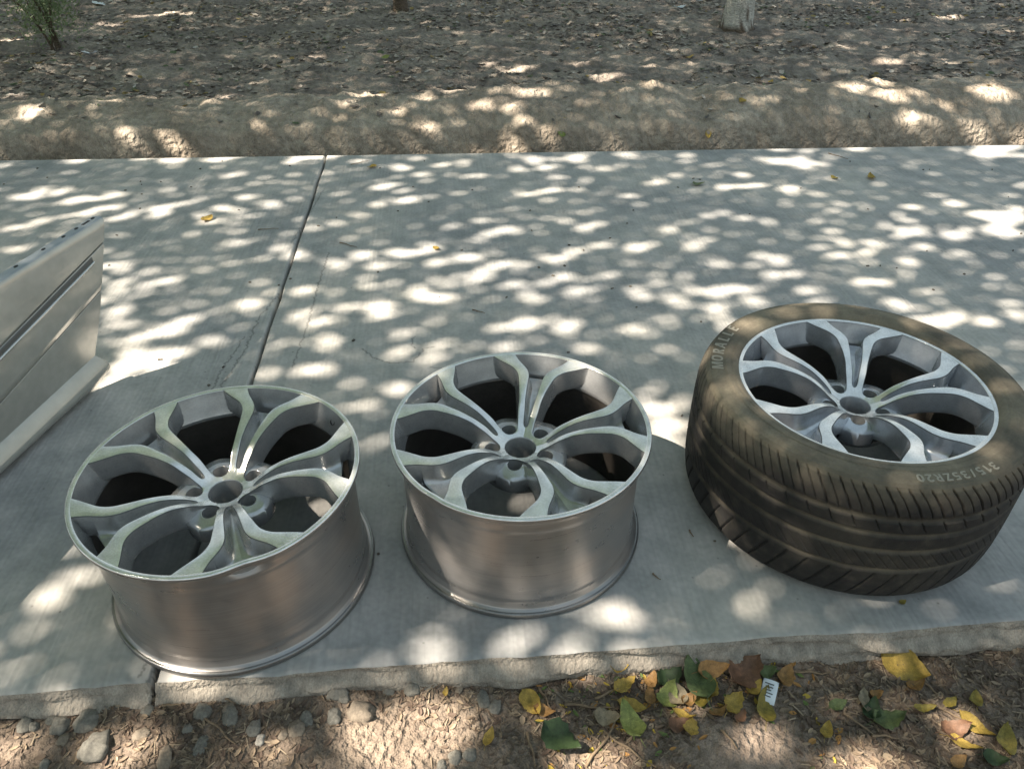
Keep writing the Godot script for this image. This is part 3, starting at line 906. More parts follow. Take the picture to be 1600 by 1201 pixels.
func make_tyre(parent: Node3D) -> void:
	var prof_r := [0.2625, 0.2660, 0.2740, 0.2800, 0.2815, 0.2850, 0.2960, 0.2968, 0.3040, 0.3180, 0.3270, 0.3290, 0.3310, 0.3330, 0.3370, 0.3415, 0.3455, 0.3482, 0.3500, 0.3512, 0.3516, 0.3516, 0.3510, 0.3500, 0.3480, 0.3450, 0.3400, 0.3330, 0.3200, 0.3000, 0.2800, 0.2660]
	var prof_y := [0.3170, 0.3240, 0.3285, 0.3300, 0.3290, 0.3308, 0.3322, 0.3308, 0.3312, 0.3300, 0.3265, 0.3275, 0.3235, 0.3240, 0.3170, 0.3080, 0.2970, 0.2850, 0.2700, 0.2450, 0.2100, 0.1500, 0.1100, 0.0800, 0.0580, 0.0400, 0.0260, 0.0150, 0.0050, 0.0000, 0.0040, 0.0150]
	# resample by arc length
	var pr := []
	var py := []
	for k in prof_r.size() - 1:
		var dl := Vector2(prof_r[k + 1] - prof_r[k], prof_y[k + 1] - prof_y[k]).length()
		var n := maxi(1, int(dl / 0.0026))
		for j in n:
			pr.append(lerpf(prof_r[k], prof_r[k + 1], float(j) / n))
			py.append(lerpf(prof_y[k], prof_y[k + 1], float(j) / n))
	pr.append(prof_r[-1])
	py.append(prof_y[-1])
	var seg := 1248
	var p := PackedVector3Array()
	var c := PackedColorArray()
	var black := Color(0.019, 0.019, 0.020)
	var dust := Color(0.235, 0.208, 0.155)
	var grooves := [[0.2520, 0.0062], [0.2130, 0.0055], [0.1680, 0.0055], [0.1130, 0.0055]]
	for k in pr.size():
		var y: float = py[k]
		var r: float = pr[k]
		for j in seg + 1:
			var f := float(j % seg) / seg
			var a := TAU * f
			var dep := 0.0
			var sipe := 0.0
			var gr := 0.0
			if r > 0.334 and y > 0.02:
				for g in grooves:
					gr = maxf(gr, 1.0 - smoothstep(g[1] - 0.0016, g[1] + 0.0012, absf(y - g[0])))
				var u := f * 104.0
				if y > 0.2535:
					u += (y - 0.25) * 15.0 + 6.0 * pow(y - 0.25, 2.0) * 30.0
					var fr := absf(wrapf(u, -0.5, 0.5))
					var half := 0.085 if int(floor(u + 0.5)) % 2 == 0 else 0.045
					sipe = (1.0 - smoothstep(half - 0.03, half + 0.03, fr)) * smoothstep(0.253, 0.258, y) * smoothstep(0.3225, 0.316, y)
					if y < 0.262 and y > 0.2545:
						gr = maxf(gr, 0.35)
				elif y > 0.213:
					u += (y - 0.25) * 26.0
					var fr2 := absf(wrapf(u * 0.5, -0.5, 0.5))
					sipe = 0.8 * (1.0 - smoothstep(0.02, 0.05, fr2)) * smoothstep(0.222, 0.232, y)
				elif y > 0.113 and y < 0.168:
					u += (y - 0.14) * 40.0
					sipe = 0.35 * (1.0 - smoothstep(0.03, 0.09, absf(wrapf(u, -0.5, 0.5))))
				elif y < 0.113:
					u += (0.113 - y) * 22.0
					sipe = (1.0 - smoothstep(0.03, 0.065, absf(wrapf(u * 0.5, -0.5, 0.5)))) * smoothstep(0.108, 0.095, y)
				dep = 0.0052 * maxf(gr, sipe)
			var w := Vector3(cos(a) * (r - dep), y - dep * 0.4 * smoothstep(0.29, 0.32, y), -sin(a) * (r - dep))
			p.append(w)
			var n1 := n_mid.get_noise_3dv(w * 7.0)
			var n2 := n_hi.get_noise_3dv(w * 40.0)
			var soil_t := 0.0
			if r < 0.338 and y > 0.2:
				soil_t = clampf(0.80 + 0.55 * n1 + 0.25 * n2, 0.0, 1.0)
			elif r < 0.333:
				soil_t = 0.3
			else:
				var edge := smoothstep(0.262, 0.318, y + 0.035 * n1 + 0.012 * n2)
				soil_t = clampf(0.02 + 0.48 * edge + 0.26 * maxf(n1, 0.0) + 0.35 * n2 * n2 + (0.30 + 0.4 * n1) * gr, 0.0, 1.0)
				if sipe > 0.5 and gr < 0.5:
					soil_t *= 0.5
			c.append(black.lerp(dust, soil_t))
	var mb := MB.new()
	mb.grid(p, pr.size(), seg + 1, true, c)
	var t := part("tire", mb.mesh(), M.rubber, parent)
	# raised lettering round the upper sidewall
	for e in [["MORALLE", 173.5, 5.2, 0.0245], ["315/35ZR20", -62.0, 3.2, 0.0185]]:
		var st := SurfaceTool.new()
		st.begin(Mesh.PRIMITIVE_TRIANGLES)
		var word: String = e[0]
		for k in word.length():
			var tm := TextMesh.new()
			tm.text = word[k]
			tm.font = M.font
			tm.font_size = 64
			tm.pixel_size = e[3] / 46.0
			tm.depth = 0.0024
			var a := deg_to_rad(e[1] - e[2] * (k + 0.5))
			var rad := Vector3(cos(a), 0, -sin(a))
			var cw := Vector3(sin(a), 0, cos(a))
			var bs := Basis(cw, rad, Vector3.UP).orthonormalized()
			st.append_from(tm, 0, Transform3D(bs, rad * 0.3125 + Vector3(0, 0.3304, 0)))
		var o := part("raised_lettering", st.commit(), M.letter, t)
		o.set_meta("label", "raised lettering reading %s on the sidewall" % word)

# ---------------------------------------------------------------- car panel
func make_panel() -> void:
	var root := thing("car_body_panel", "dusty silver car body panel standing on its lower edge at the left", "car panel", Vector3(-1.21, 0, -1.73))
	var along := Vector3(-0.2209, 0, 0.9753)
	var outw := Vector3(0.9753, 0, 0.2209)
	var length := 0.86
	# profile rows from the top: [height at the far end, fall per metre, outward bulge, start of the row]
	var top := [[0.430, 0.0, 0.030, -0.238], [0.424, 0.0, 0.0345, -0.235], [0.410, 0.03, 0.038, -0.226], [0.395, 0.10, 0.0405, -0.215], [0.379, 0.17, 0.042, -0.2035], [0.3766, 0.178, 0.0405, -0.2015], [0.3764, 0.178, 0.030, -0.2015]]
	var mid := [[0.3728, 0.178, 0.0300, -0.2015], [0.3725, 0.178, 0.0395, -0.2], [0.3705, 0.178, 0.0410, -0.199], [0.350, 0.178, 0.042, -0.185], [0.32, 0.182, 0.042, -0.166], [0.29, 0.19, 0.0405, -0.147], [0.2738, 0.194, 0.039, -0.1365], [0.2736, 0.194, 0.028, -0.1365]]
	var low := [[0.2702, 0.194, 0.0280, -0.1365], [0.2700, 0.194, 0.0370, -0.1355], [0.2680, 0.193, 0.0385, -0.135], [0.22, 0.15, 0.034, -0.112], [0.16, 0.10, 0.026, -0.082], [0.115, 0.06, 0.020, -0.060], [0.099, 0.045, 0.019, -0.052]]
	var sill := [[0.099, 0.045, 0.019, -0.052], [0.094, 0.043, 0.022, -0.055], [0.080, 0.043, 0.029, -0.062], [0.062, 0.043, 0.036, -0.070], [0.052, 0.04, 0.0385, -0.071], [0.042, 0.035, 0.037, -0.064], [0.025, 0.02, 0.029, -0.038], [0.010, 0.0, 0.019, -0.012], [0.004, 0.0, 0.014, 0.0], [0.0, 0.0, 0.008, 0.004]]
	var at := func(row: Array, s: float, inset: float) -> Vector3:
		var y: float = row[0] - row[1] * (s + 0.2)
		y = maxf(y, row[0] * 0.3)
		return along * s + outw * (row[2] - inset) + Vector3(0, y, 0)
	for e in [["upper_skin", top], ["middle_skin", mid], ["lower_skin", low], ["sill_skirt", sill]]:
		var rows: Array = e[1]
		var mb := MB.new()
		var n := 40
		var p := PackedVector3Array()
		for row in rows:
			for k in n:
				p.append(at.call(row, lerpf(row[3], length, k / (n - 1.0)), 0.0))
		mb.grid(p, rows.size(), n, false)
		# folded end edge and inner face
		var q := PackedVector3Array()
		for row in rows:
			q.append(at.call(row, row[3], 0.0))
			q.append(at.call(row, row[3] - 0.0015, 0.0015))
			q.append(at.call(row, row[3], 0.004))
			q.append(at.call(row, row[3] + 0.02, 0.005))
			q.append(at.call(row, length, 0.005))
		mb.grid(q, rows.size(), 5, true)
		part(e[0], mb.mesh(), M.car, root)
	# turned-in top flange; raised black pieces stand in for its shaded holes
	var fl := MB.new()
	var p := PackedVector3Array()
	for e in [[0.0, 0.0], [0.004, 0.0025], [0.008, 0.003], [0.030, 0.001], [0.032, -0.002], [0.032, -0.012]]:
		for k in 30:
			p.append(at.call(top[0], lerpf(-0.238, length, k / 29.0), e[0]) + Vector3(0, e[1], 0))
	fl.grid(p, 6, 30, true)
	var flange := part("top_flange", fl.mesh(), M.car_inside, root)
	for s in [-0.222, -0.155, -0.105, -0.03, 0.065, 0.17, 0.29]:
		var hb := MB.new()
		lathe(hb, [[0.0045, 0.0], [0.0048, 0.0012], [0.0030, 0.0014], [0.0, 0.0008]], 14)
		var o := part("hole_disc", hb.mesh(), M.black, flange)
		o.position = at.call(top[0], s, 0.018) + Vector3(0, 0.0018, 0)
		o.scale = Vector3(1, 1, 1.5)
	var slot := MB.new()
	slot.box(at.call(top[0], -0.192, 0.017) + Vector3(0, 0.0026, 0), Vector3(0.0035, 0.0008, 0.014), Basis(outw, Vector3.UP, along))
	part("slot", slot.mesh(), M.black, flange)
	# rub strip: dark channel with a pale moulding in it
	for e in [["rub_strip", 0.0, 0.0095, 0.0020, "car_strip"], ["strip_moulding", -0.0055, 0.0030, 0.0065, "car_chrome"]]:
		var mb := MB.new()
		var q := PackedVector3Array()
		for w in [[1.0, 0.0], [1.0, 0.5], [0.7, 1.0], [-0.7, 1.0], [-1.0, 0.5], [-1.0, 0.0]]:
			for k in 30:
				var s := lerpf(-0.140, length, k / 29.0)
				var y: float = 0.3485 - 0.173 * (s + 0.136) + e[1] + e[2] * w[0]
				q.append(along * s + outw * (0.0395 + (e[3] + 0.002) * w[1]) + Vector3(0, y, 0))
		mb.grid(q, 6, 30, false)
		var cap := PackedVector3Array()
		for k in [0, 30, 60, 90, 120, 150]:
			cap.append(q[k])
			cap.append((q[0] + q[150]) * 0.5)
		mb.grid(cap, 6, 2, true)
		part(e[0], mb.mesh(), M[e[4]], root)

# ---------------------------------------------------------------- plants and litter
func leaf_mesh(seed_: int, lobes := 0.0) -> ArrayMesh:
	# unit leaf along +x, width 1 along z, with folded midrib, curl and a stalk
	var rg := RandomNumberGenerator.new()
	rg.seed = seed_
	var mb := MB.new()
	var p := PackedVector3Array()
	var curl := rg.randf_range(0.2, 0.7)
	var twist := rg.randf_range(-0.7, 0.7)
	var n := 11
	for k in n:
		var t := k / (n - 1.0)
		var w := pow(sin(PI * pow(t, 0.72)), 0.75) * 0.5
		if k > 0 and k < n - 1:
			w *= 1.0 + lobes * (0.28 if k % 2 == 0 else -0.22) + rg.randf_range(-0.06, 0.06)
		for j in 5:
			var s := (j - 2) / 2.0
			var y := 0.10 * absf(s) * w * 2.0 + curl * pow(t - 0.45, 2.0) * 2.0 + twist * s * w * (t - 0.3)
			y += 0.045 * sin(t * 9.0 + s * 4.0 + seed_)
			p.append(Vector3(t - 0.5, y, s * w))
	mb.grid(p, n, 5, false)
	var st := PackedVector3Array()
	for k in 4:
		var t := k / 3.0
		for j in 2:
			st.append(Vector3(-0.5 - 0.22 * t, 0.1 - 0.06 * t, 0.05 * t * t + (j - 0.5) * 0.03))
	mb.grid(st, 4, 2, false)
	return mb.mesh()

func rest_on(hf: Callable, x: float, z: float, yaw: float, tilt: float) -> Transform3D:
	var e := 0.012
	var y: float = hf.call(x, z)
	var nrm := Vector3(hf.call(x - e, z) - hf.call(x + e, z), 2 * e, hf.call(x, z - e) - hf.call(x, z + e)).normalized()
	nrm = nrm.slerp(Vector3.UP, 0.4)
	var fx := Vector3(cos(yaw), 0, -sin(yaw))
	fx = (fx - nrm * fx.dot(nrm)).normalized()
	var bs := Basis(fx, nrm, fx.cross(nrm)).rotated(fx, tilt)
	return Transform3D(bs, Vector3(x, y, z))

func pebble_mesh(seed_: int) -> ArrayMesh:
	var n := noise(seed_, 0.9, 2)
	var mb := MB.new()
	var p := PackedVector3Array()
	var nr := 11
	var nc := 19
	for r in nr:
		for k in nc:
			var a := PI * r / (nr - 1.0)
			var b := TAU * (k % (nc - 1)) / (nc - 1.0)
			var d := Vector3(sin(a) * cos(b), cos(a), -sin(a) * sin(b))
			p.append(d * 0.5 * (1.0 + 0.38 * n.get_noise_3dv(d * 0.9) + 0.08 * n.get_noise_3dv(d * 3.5)))
	mb.grid(p, nr, nc, true)
	return mb.mesh()

func twig(x0: float, z0: float, x1: float, z1: float, hf: Callable, rad: float, label: String, group := "") -> void:
	var mb := MB.new()
	var pts := []
	var rs := []
	var bend := rng.randf_range(-0.06, 0.06)
	var a := Vector2(x0, z0)
	var b := Vector2(x1, z1)
	var side := (b - a).orthogonal()
	for k in 9:
		var t := k / 8.0
		var q := a.lerp(b, t) + side * (bend * sin(PI * t) + 0.02 * sin(t * 11.0 + x0 * 50.0))
		pts.append(Vector3(q.x - a.x, hf.call(q.x, q.y) - hf.call(a.x, a.y) + rad * 1.2 + (0.004 * sin(PI * t) if rad > 0.0025 else 0.0), q.y - a.y))
		rs.append(rad * (1.0 - 0.55 * t) * (1.0 + 0.15 * sin(t * 20.0)))
	tube(mb, pts, rs, 6)
	var o := part("twig", mb.mesh(), M.twig, self)
	o.position = Vector3(a.x, hf.call(a.x, a.y), a.y)
	tag(o, label, "twig", group)

func tree(called: String, label: String, at: Vector3, r0: float, height: float, leaves: Array, crown_c: Vector3, white: bool) -> void:
	var root := thing(called, label, "tree", at, "trees round the path")
	var p := PackedVector3Array()
	var c := PackedColorArray()
	var nr := 46
	var nc := 33
	var top := Vector3((crown_c.x - at.x) * 0.25, height, (crown_c.z - at.z) * 0.25)
	for r in nr:
		var t := pow(r / (nr - 1.0), 1.8)
		var y := lerpf(-0.12, height, t)
		for k in nc:
			var a := TAU * (k % (nc - 1)) / (nc - 1.0)
			var rad := r0 * (1.0 - 0.45 * t) * (1.0 + 0.35 * exp(-maxf(y, 0.0) * 9.0))
			var d := Vector3(cos(a), 0, sin(a))
			rad *= 1.0 + 0.10 * n_mid.get_noise_3d(d.x * 9.0, y * 8.0, d.z * 9.0 + at.x) + 0.03 * n_hi.get_noise_3d(d.x * 30.0, y * 30.0, d.z * 30.0)
			p.append(Vector3(top.x * t * t, y, top.z * t * t) + d * rad)
			var bark := Color(0.20, 0.16, 0.12)
			if white:
				var g := n_mid.get_noise_3d(d.x * 14.0, y * 6.0, d.z * 14.0)
				var g2 := n_hi.get_noise_3d(d.x * 22.0, y * 9.0, d.z * 22.0)
				if y > 0.05 + 0.05 * g + 0.03 * g2 and y < 1.3 and not (g2 > 0.26 and g > 0.05):
					bark = Color(0.86, 0.87, 0.83).lerp(Color(0.60, 0.60, 0.55), clampf(0.3 + 0.9 * g2, 0, 1))
			c.append(bark)
	var mb := MB.new()
	mb.grid(p, nr, nc, false, c)
	part("trunk", mb.mesh(), M.bark, root)
	var rel := crown_c - at
	for k in 6:
		var lb := MB.new()
		var a := TAU * k / 6.0 + at.x
		var start := top * lerpf(0.7, 0.98, k / 5.0)
		start = Vector3(top.x * pow(start.y / height, 2.0), start.y, top.z * pow(start.y / height, 2.0))
		var tip := rel + Vector3(cos(a) * 1.7, 0.5 * sin(k * 2.3), sin(a) * 1.7)
		var pts := []
		var rs := []
		for j in 8:
			var t := j / 7.0
			pts.append(start.lerp(tip, t) + Vector3(0.12 * sin(t * 7.0 + k), 0.45 * sin(PI * t), 0.12 * cos(t * 6.0 + k)))
			rs.append(r0 * lerpf(0.42, 0.06, t))
		tube(lb, pts, rs, 8, 0.1)
		part("limb", lb.mesh(), M.limb, root)
	if leaves.size():
		var xf := []
		for q in leaves:
			xf.append(Transform3D(q.basis, q.origin - at))
		many("crown", M.leaf_shape, M.tree_leaf, root, xf)

func _ready() -> void:
	rng.seed = 20
	# ---- camera
	var cam := Camera3D.new()
	cam.name = "camera"
	cam.fov = 53.64
	cam.near = 0.05
	cam.far = 900.0
	add_child(cam)
	cam.position = Vector3(0, 1.305, 0)
	cam.rotation_degrees = Vector3(-36.5, 0, 0)
	cam.current = true
	# ---- sky, sun, exposure
	var env := Environment.new()
	env.background_mode = Environment.BG_SKY
	var sm := ProceduralSkyMaterial.new()
	sm.sky_top_color = Color(0.54, 0.61, 0.655)
	sm.sky_horizon_color = Color(0.80, 0.815, 0.78)
	sm.sky_curve = 0.2
	sm.ground_bottom_color = Color(0.36, 0.33, 0.28)
	sm.ground_horizon_color = Color(0.60, 0.60, 0.56)
	sm.sun_angle_max = 4.0
	var sky := Sky.new()
	sky.sky_material = sm
	env.sky = sky
	env.tonemap_mode = Environment.TONE_MAPPER_LINEAR
	env.tonemap_exposure = 4.3
	env.background_energy_multiplier = 0.415
	env.sdfgi_enabled = true
	env.ssao_enabled = true
	env.ssil_enabled = true
	var we := WorldEnvironment.new()
	we.name = "world_environment"
	we.environment = env
	add_child(we)
	var e := deg_to_rad(SUN_ELEVATION)
	var az := deg_to_rad(SUN_AZIMUTH)
	var to_sun := Vector3(-cos(e) * cos(az), sin(e), cos(e) * sin(az))
	var sun := DirectionalLight3D.new()
	sun.name = "sun"
	add_child(sun)
	sun.look_at_from_position(to_sun * 30.0, Vector3.ZERO)
	sun.light_energy = 1.6
	sun.light_color = Color(1.0, 0.95, 0.88)
	sun.light_angular_distance = 0.43
	sun.shadow_enabled = true

	# ---- shared noise and materials
	n_low = noise(11, 0.35, 3)
	n_mid = noise(12, 0.5, 4)
	n_hi = noise(13, 0.5, 3)
	make_materials()
	M.barrel_edge = tri_mat(mat(lin(0.30, 0.30, 0.30), 0.34, 0.75), 4.0, M.paint.albedo_texture, null, 0.0, false)
	var font := SystemFont.new()
	font.font_names = PackedStringArray(["Droid Sans"])
	font.font_weight = 700
	M.font = font

	# ---- the setting
	var path := Node3D.new()
	path.name = "concrete_path"
	add_child(path)
	path.set_meta("kind", "structure")
	M.concrete = make_concrete()
	slab(func(_z: float) -> float: return -9.0, func(z: float) -> float: return joint_x(z) - 0.0035, path, M.concrete, 0.78, 0.995)
	slab(func(z: float) -> float: return joint_x(z) + 0.0035, func(_z: float) -> float: return 9.0, path, M.concrete, 0.005, 0.29)
	var base := MB.new()
	base.grid(PackedVector3Array([Vector3(-400, -0.36, -400), Vector3(400, -0.36, -400), Vector3(-400, -0.36, 400), Vector3(400, -0.36, 400)]), 2, 2, false, PackedColorArray([Color(0.2, 0.17, 0.14), Color(0.2, 0.17, 0.14), Color(0.2, 0.17, 0.14), Color(0.2, 0.17, 0.14)]))
	part("ground", base.mesh(), M.far_soil, self).set_meta("kind", "structure")
	var xs := axis(-45.0, -1.35, 1.5, 45.0, 0.0105)
	var zs := axis(-1.45, -1.02, -0.45, 45.0, 0.0105)
	terrain("near_soil", xs, zs, near_h_any, near_col, M.soil)
	xs = axis(-45.0, -4.0, 4.0, 45.0, 0.022)
	zs = axis(-45.0, -8.2, -3.62, -3.2, 0.022)
	terrain("earth_bank", xs, zs, far_h_any, far_col, M.far_soil)
	print("setting done")

	# ---- wheels
	var spokes := spoke_meshes()
	var w := thing("alloy_wheel", "bare alloy wheel with a bent rim lip, left of the other two wheels", "wheel", Vector3(-0.575, 0, -1.098), "alloy wheels on the path")
	make_wheel(w, 7.5, [[-64.0, 8.0, -0.040, -0.004]], M.paint, M.barrel, spokes)
	part_valve_hole(w, 43.0)
	w = thing("alloy_wheel", "bare alloy wheel without tire standing in the middle", "wheel", Vector3(0.018, 0, -1.2315), "alloy wheels on the path")
	make_wheel(w, 6.2, [[-128.0, 4.0, -0.006, 0.0]], M.paint, M.barrel_2, spokes)
	w = thing("mounted_wheel", "silver alloy wheel still fitted with a dusty black tire, at the right", "wheel", Vector3(0.768, 0, -1.339), "alloy wheels on the path")
	make_wheel(w, 2.5, [], M.paint_clean, M.barrel, spokes)
	for o in w.get_children():
		o.transform = Transform3D(Basis.from_scale(Vector3(0.975, 1.0, 0.975)), Vector3(0, 0.031, 0)) * o.transform
	var vs := MB.new()
	lathe(vs, [[0.0, 0.034], [0.0035, 0.034], [0.0038, 0.022], [0.0055, 0.020], [0.0055, 0.008], [0.009, 0.006], [0.009, 0.0], [0.0, 0.0]], 16)
	var valve := part("valve_stem", vs.mesh(), M.brass, w)
	valve.position = Vector3(0.045, 0.215, 0.205)
	valve.rotation = Vector3(-0.5, 0.0, 0.25)
	make_tyre(w)
	make_panel()
	print("wheels done")

	# ---- trees whose canopy shades the place; leaves left out along GAPS set the sun spots
	var leaf := MB.new()
	for s in [1.0, -1.0]:
		leaf.grid(PackedVector3Array([Vector3(-0.047, 0, 0), Vector3(-0.047, 0, 0), Vector3(-0.02, 0, 0), Vector3(-0.024, 0.008, 0.027 * s), Vector3(0.016, 0.0, 0), Vector3(0.012, 0.009, 0.026 * s), Vector3(0.05, -0.008, 0), Vector3(0.05, -0.008, 0)]), 4, 2, s > 0)
	M.leaf_shape = leaf.mesh()
	var spots := [Vector3(-4.4, 6.7, -5.6), Vector3(-7.8, 6.3, -5.3), Vector3(-10.8, 5.7, -5.8), Vector3(-2.8, 5.7, 1.9), Vector3(-6.4, 6.0, 1.3), Vector3(-9.8, 5.8, 1.6), Vector3(0.9, 5.8, 2.6), Vector3(1.735, 7.1, -6.36), Vector3(-0.945, 7.0, -7.08), Vector3(-9.6, 9.4, -9.4), Vector3(-5.0, 9.7, -9.8), Vector3(-0.6, 9.6, -10.3)]
	var bins := []
	for q in spots:
		bins.append([])
	var ua := to_sun.cross(Vector3.UP).normalized()
	var ub := ua.cross(to_sun).normalized()
	var cells := {}
	for k in range(0, GAPS.size(), 3):
		var g := Vector3(GAPS[k], 0, GAPS[k + 1])
		var q := Vector3(g.dot(ua), g.dot(ub), GAPS[k + 2])
		for dx in [-1, 0, 1]:
			for dy in [-1, 0, 1]:
				var key := Vector2i(int(floor(q.x / 0.3)) + dx, int(floor(q.y / 0.3)) + dy)
				if not cells.has(key):
					cells[key] = []
				cells[key].append(q)
	var step := 0.046
	var rg := RandomNumberGenerator.new()
	rg.seed = 77
	var lo_a := 1e9
	var hi_a := -1e9
	var lo_b := 1e9
	var hi_b := -1e9
	for q in [Vector3(-7.5, 0, -11.5), Vector3(7.5, 0, -11.5), Vector3(-4.5, 0, 1.6), Vector3(4.5, 0, 1.6)]:
		lo_a = minf(lo_a, q.dot(ua))
		hi_a = maxf(hi_a, q.dot(ua))
		lo_b = minf(lo_b, q.dot(ub))
		hi_b = maxf(hi_b, q.dot(ub))
	for layer in 4:
		rg.randf()
		var a := lo_a
		while a < hi_a:
			var b := lo_b
			while b < hi_b:
				var pa := a + rg.randf() * step
				var pb := b + rg.randf() * step
				b += step
				# only the ground within sight, and a few steps round it, needs shade
				var gt := -(ua.y * pa + ub.y * pb) / to_sun.y
				var gp := ua * pa + ub * pb + to_sun * gt
				if absf(gp.x) > 2.3 - 0.53 * minf(gp.z, 0.0) or (gp.z < -7.75 and layer > 1):
					continue
				var clear := true
				for q in cells.get(Vector2i(int(floor(pa / 0.3)), int(floor(pb / 0.3))), []):
					if Vector2(pa - q.x, pb - q.y).length() < q.z * 0.5 + 0.017:
						clear = false
						break
				if not clear:
					continue
				# height inside the nearest crown
				var t := 7.6
				var at := ua * pa + ub * pb + to_sun * t
				var best := 0
				var bd := 1e9
				for k in spots.size():
					var dd := Vector2(at.x - spots[k].x, at.z - spots[k].z).length()
					if dd < bd:
						bd = dd
						best = k
				var thick := 0.8 * sqrt(maxf(0.15, 1.0 - pow(bd / 3.4, 2.0)))
				var y: float = spots[best].y + thick * rg.randf_range(-1.0, 1.0)
				at += to_sun * ((y - at.y) / to_sun.y)
				var nrm := (to_sun + Vector3(rg.randfn(), rg.randfn(), rg.randfn()) * 0.38).normalized()
				var fx := nrm.cross(Vector3(rg.randfn(), rg.randfn(), rg.randfn())).normalized()
				bins[best].append(Transform3D(Basis(fx, nrm, fx.cross(nrm)).scaled_local(Vector3.ONE * rg.randf_range(0.62, 0.80)), at))
			a += step
	var names := ["leafy shade tree beyond the bank, left of the frame", "leafy shade tree beyond the bank, second from the frame", "leafy shade tree beyond the bank, farthest left", "leafy shade tree on the near side, left behind the camera", "leafy shade tree on the near side, second from the camera", "leafy shade tree on the near side, farthest left", "leafy shade tree on the near side, right behind the camera", "tall leafy tree far behind the bank, farthest left", "tall leafy tree far behind the bank, behind the feathery shrub", "tall leafy tree far behind the young thin tree"]
	var total := 0
	for k in [0, 1, 2, 3, 4, 5, 6, 9, 10, 11]:
		total += bins[k].size()
		var gy := far_h(spots[k].x, spots[k].z) if spots[k].z < -3.5 else near_h(spots[k].x, spots[k].z)
		tree("shade_tree", names[k if k < 7 else k - 2], Vector3(spots[k].x, gy, spots[k].z), 0.15, spots[k].y * 0.66, bins[k], spots[k], false)
	print("leaves ", total)
	for q in [[Vector3(1.735, 0, -6.36), 0.103, 3.9, 7, "tree with whitewashed trunk standing beyond the bank", true, "whitewashed_tree"], [Vector3(-0.945, 0, -7.08), 0.052, 3.6, 8, "young tree with thin bare brown trunk at the top edge", false, "young_tree"]]:
		var at: Vector3 = q[0]
		at.y = far_h(at.x, at.z)
		tree(q[6], q[4], at, q[1], q[2], bins[q[3]], spots[q[3]], q[5])
	# feathery shrub
	var sh := thing("feathery_shrub", "grey green feathery shrub at the top left corner", "shrub", Vector3(-3.2, far_h(-3.2, -5.68), -5.68))
	var fol := MB.new()
	for k in 9:
		var a := rg.randf() * TAU
		var lean := rg.randf_range(0.25, 0.75)
		var tip := Vector3(cos(a) * lean - 0.12, rg.randf_range(0.9, 1.4), sin(a) * lean * 0.6)
		if k == 0:
			tip = Vector3(-0.85, 0.9, 0.0)
		var pts := []
		var rs := []
		for j in 8:
			var t := j / 7.0
			pts.append(Vector3(tip.x * t * (0.5 + 0.5 * t), tip.y * t, tip.z * t) + Vector3(0.03 * sin(t * 8.0 + k), 0, 0.03 * cos(t * 7.0 + k)))
			rs.append(lerpf(0.010 if k < 3 else 0.006, 0.002, t))
		var sb := MB.new()
		tube(sb, pts, rs, 6)
		part("stem", sb.mesh(), M.limb, sh)
		if k == 0:
			continue
		for j in 800:
			var t := rg.randf_range(0.12, 1.0)
			var at2: Vector3 = pts[int(t * 6.99)].lerp(pts[mini(7, int(t * 6.99) + 1)], fposmod(t * 6.99, 1.0))
			at2 += Vector3(rg.randfn(), rg.randfn(), rg.randfn()) * 0.09
			var d := Vector3(rg.randfn(), absf(rg.randfn()) * 0.8 + 0.2, rg.randfn()).normalized() * rg.randf_range(0.02, 0.05)
			var s := d.cross(Vector3(rg.randfn(), rg.randfn(), rg.randfn())).normalized() * 0.0055
			fol.tri(at2 - s, at2 + d, at2 + s)
	part("foliage", fol.mesh(), M.bush, sh).set_meta("kind", "stuff")
	print("trees done")

	# ---- things lying about
	var shapes := [leaf_mesh(1), leaf_mesh(2), leaf_mesh(3, 0.5), leaf_mesh(4, 0.25), leaf_mesh(5)]
	var k2 := 0
	for q in LEAVES:
		var o := part("fallen_leaf", shapes[k2 % 5], M["leaf" + q[4]], self)
		var xf := rest_on(near_h, q[0], q[1], deg_to_rad(q[5]), rng.randf_range(-0.35, 0.35))
		xf.origin.y += 0.004 + 0.0004 * (k2 % 12)
		o.transform = Transform3D(xf.basis.scaled_local(Vector3(q[2] * 0.9, minf(q[2], q[3]) * 1.35, q[3] * 0.78)), xf.origin)
		tag(o, q[6], "leaf", "fallen leaves on the near soil")
		k2 += 1
	var peb := [pebble_mesh(1), pebble_mesh(2), pebble_mesh(3), pebble_mesh(4)]
	k2 = 0
	for q in PEBBLES:
		var m: Material = M.stone
		var rank := 0
		for q3 in PEBBLES:
			rank += int(q3[0] < q[0])
		var size_word := "small" if q[2] * q[3] < 0.00055 else ("medium" if q[2] * q[3] < 0.0013 else "large")
		var lab := "%s grey pebble, %s from the left in the near soil" % [size_word, ORDINALS[rank]]
		if k2 == 18:
			m = M.stone_tan
			lab = "wide tan stone bedded in soil between left and middle wheel"
		elif k2 == 10:
			m = M.stone_white
			lab = "small white pebble in a light patch below the left wheel"
		elif k2 == 5:
			lab = "largest knobbly grey stone near the lower left corner"
		elif k2 == 4:
			lab = "second largest smooth grey stone at the lower left"
		elif k2 % 4 == 3:
			m = M.stone_tan
			lab = lab.replace("grey", "tan")
		var o := part("pebble", peb[k2 % 4], m, self)
		var hgt: float = minf(q[2], q[3]) * 0.72
		o.transform = Transform3D(Basis(Vector3.UP, rng.randf() * 0.8 - 0.4).scaled_local(Vector3(q[2] * 1.1, hgt, q[3] * 1.0)), Vector3(q[0], near_h(q[0], q[1]) + hgt * 0.02, q[1]))
		tag(o, lab, "pebble", "pebbles in the near soil")
		k2 += 1
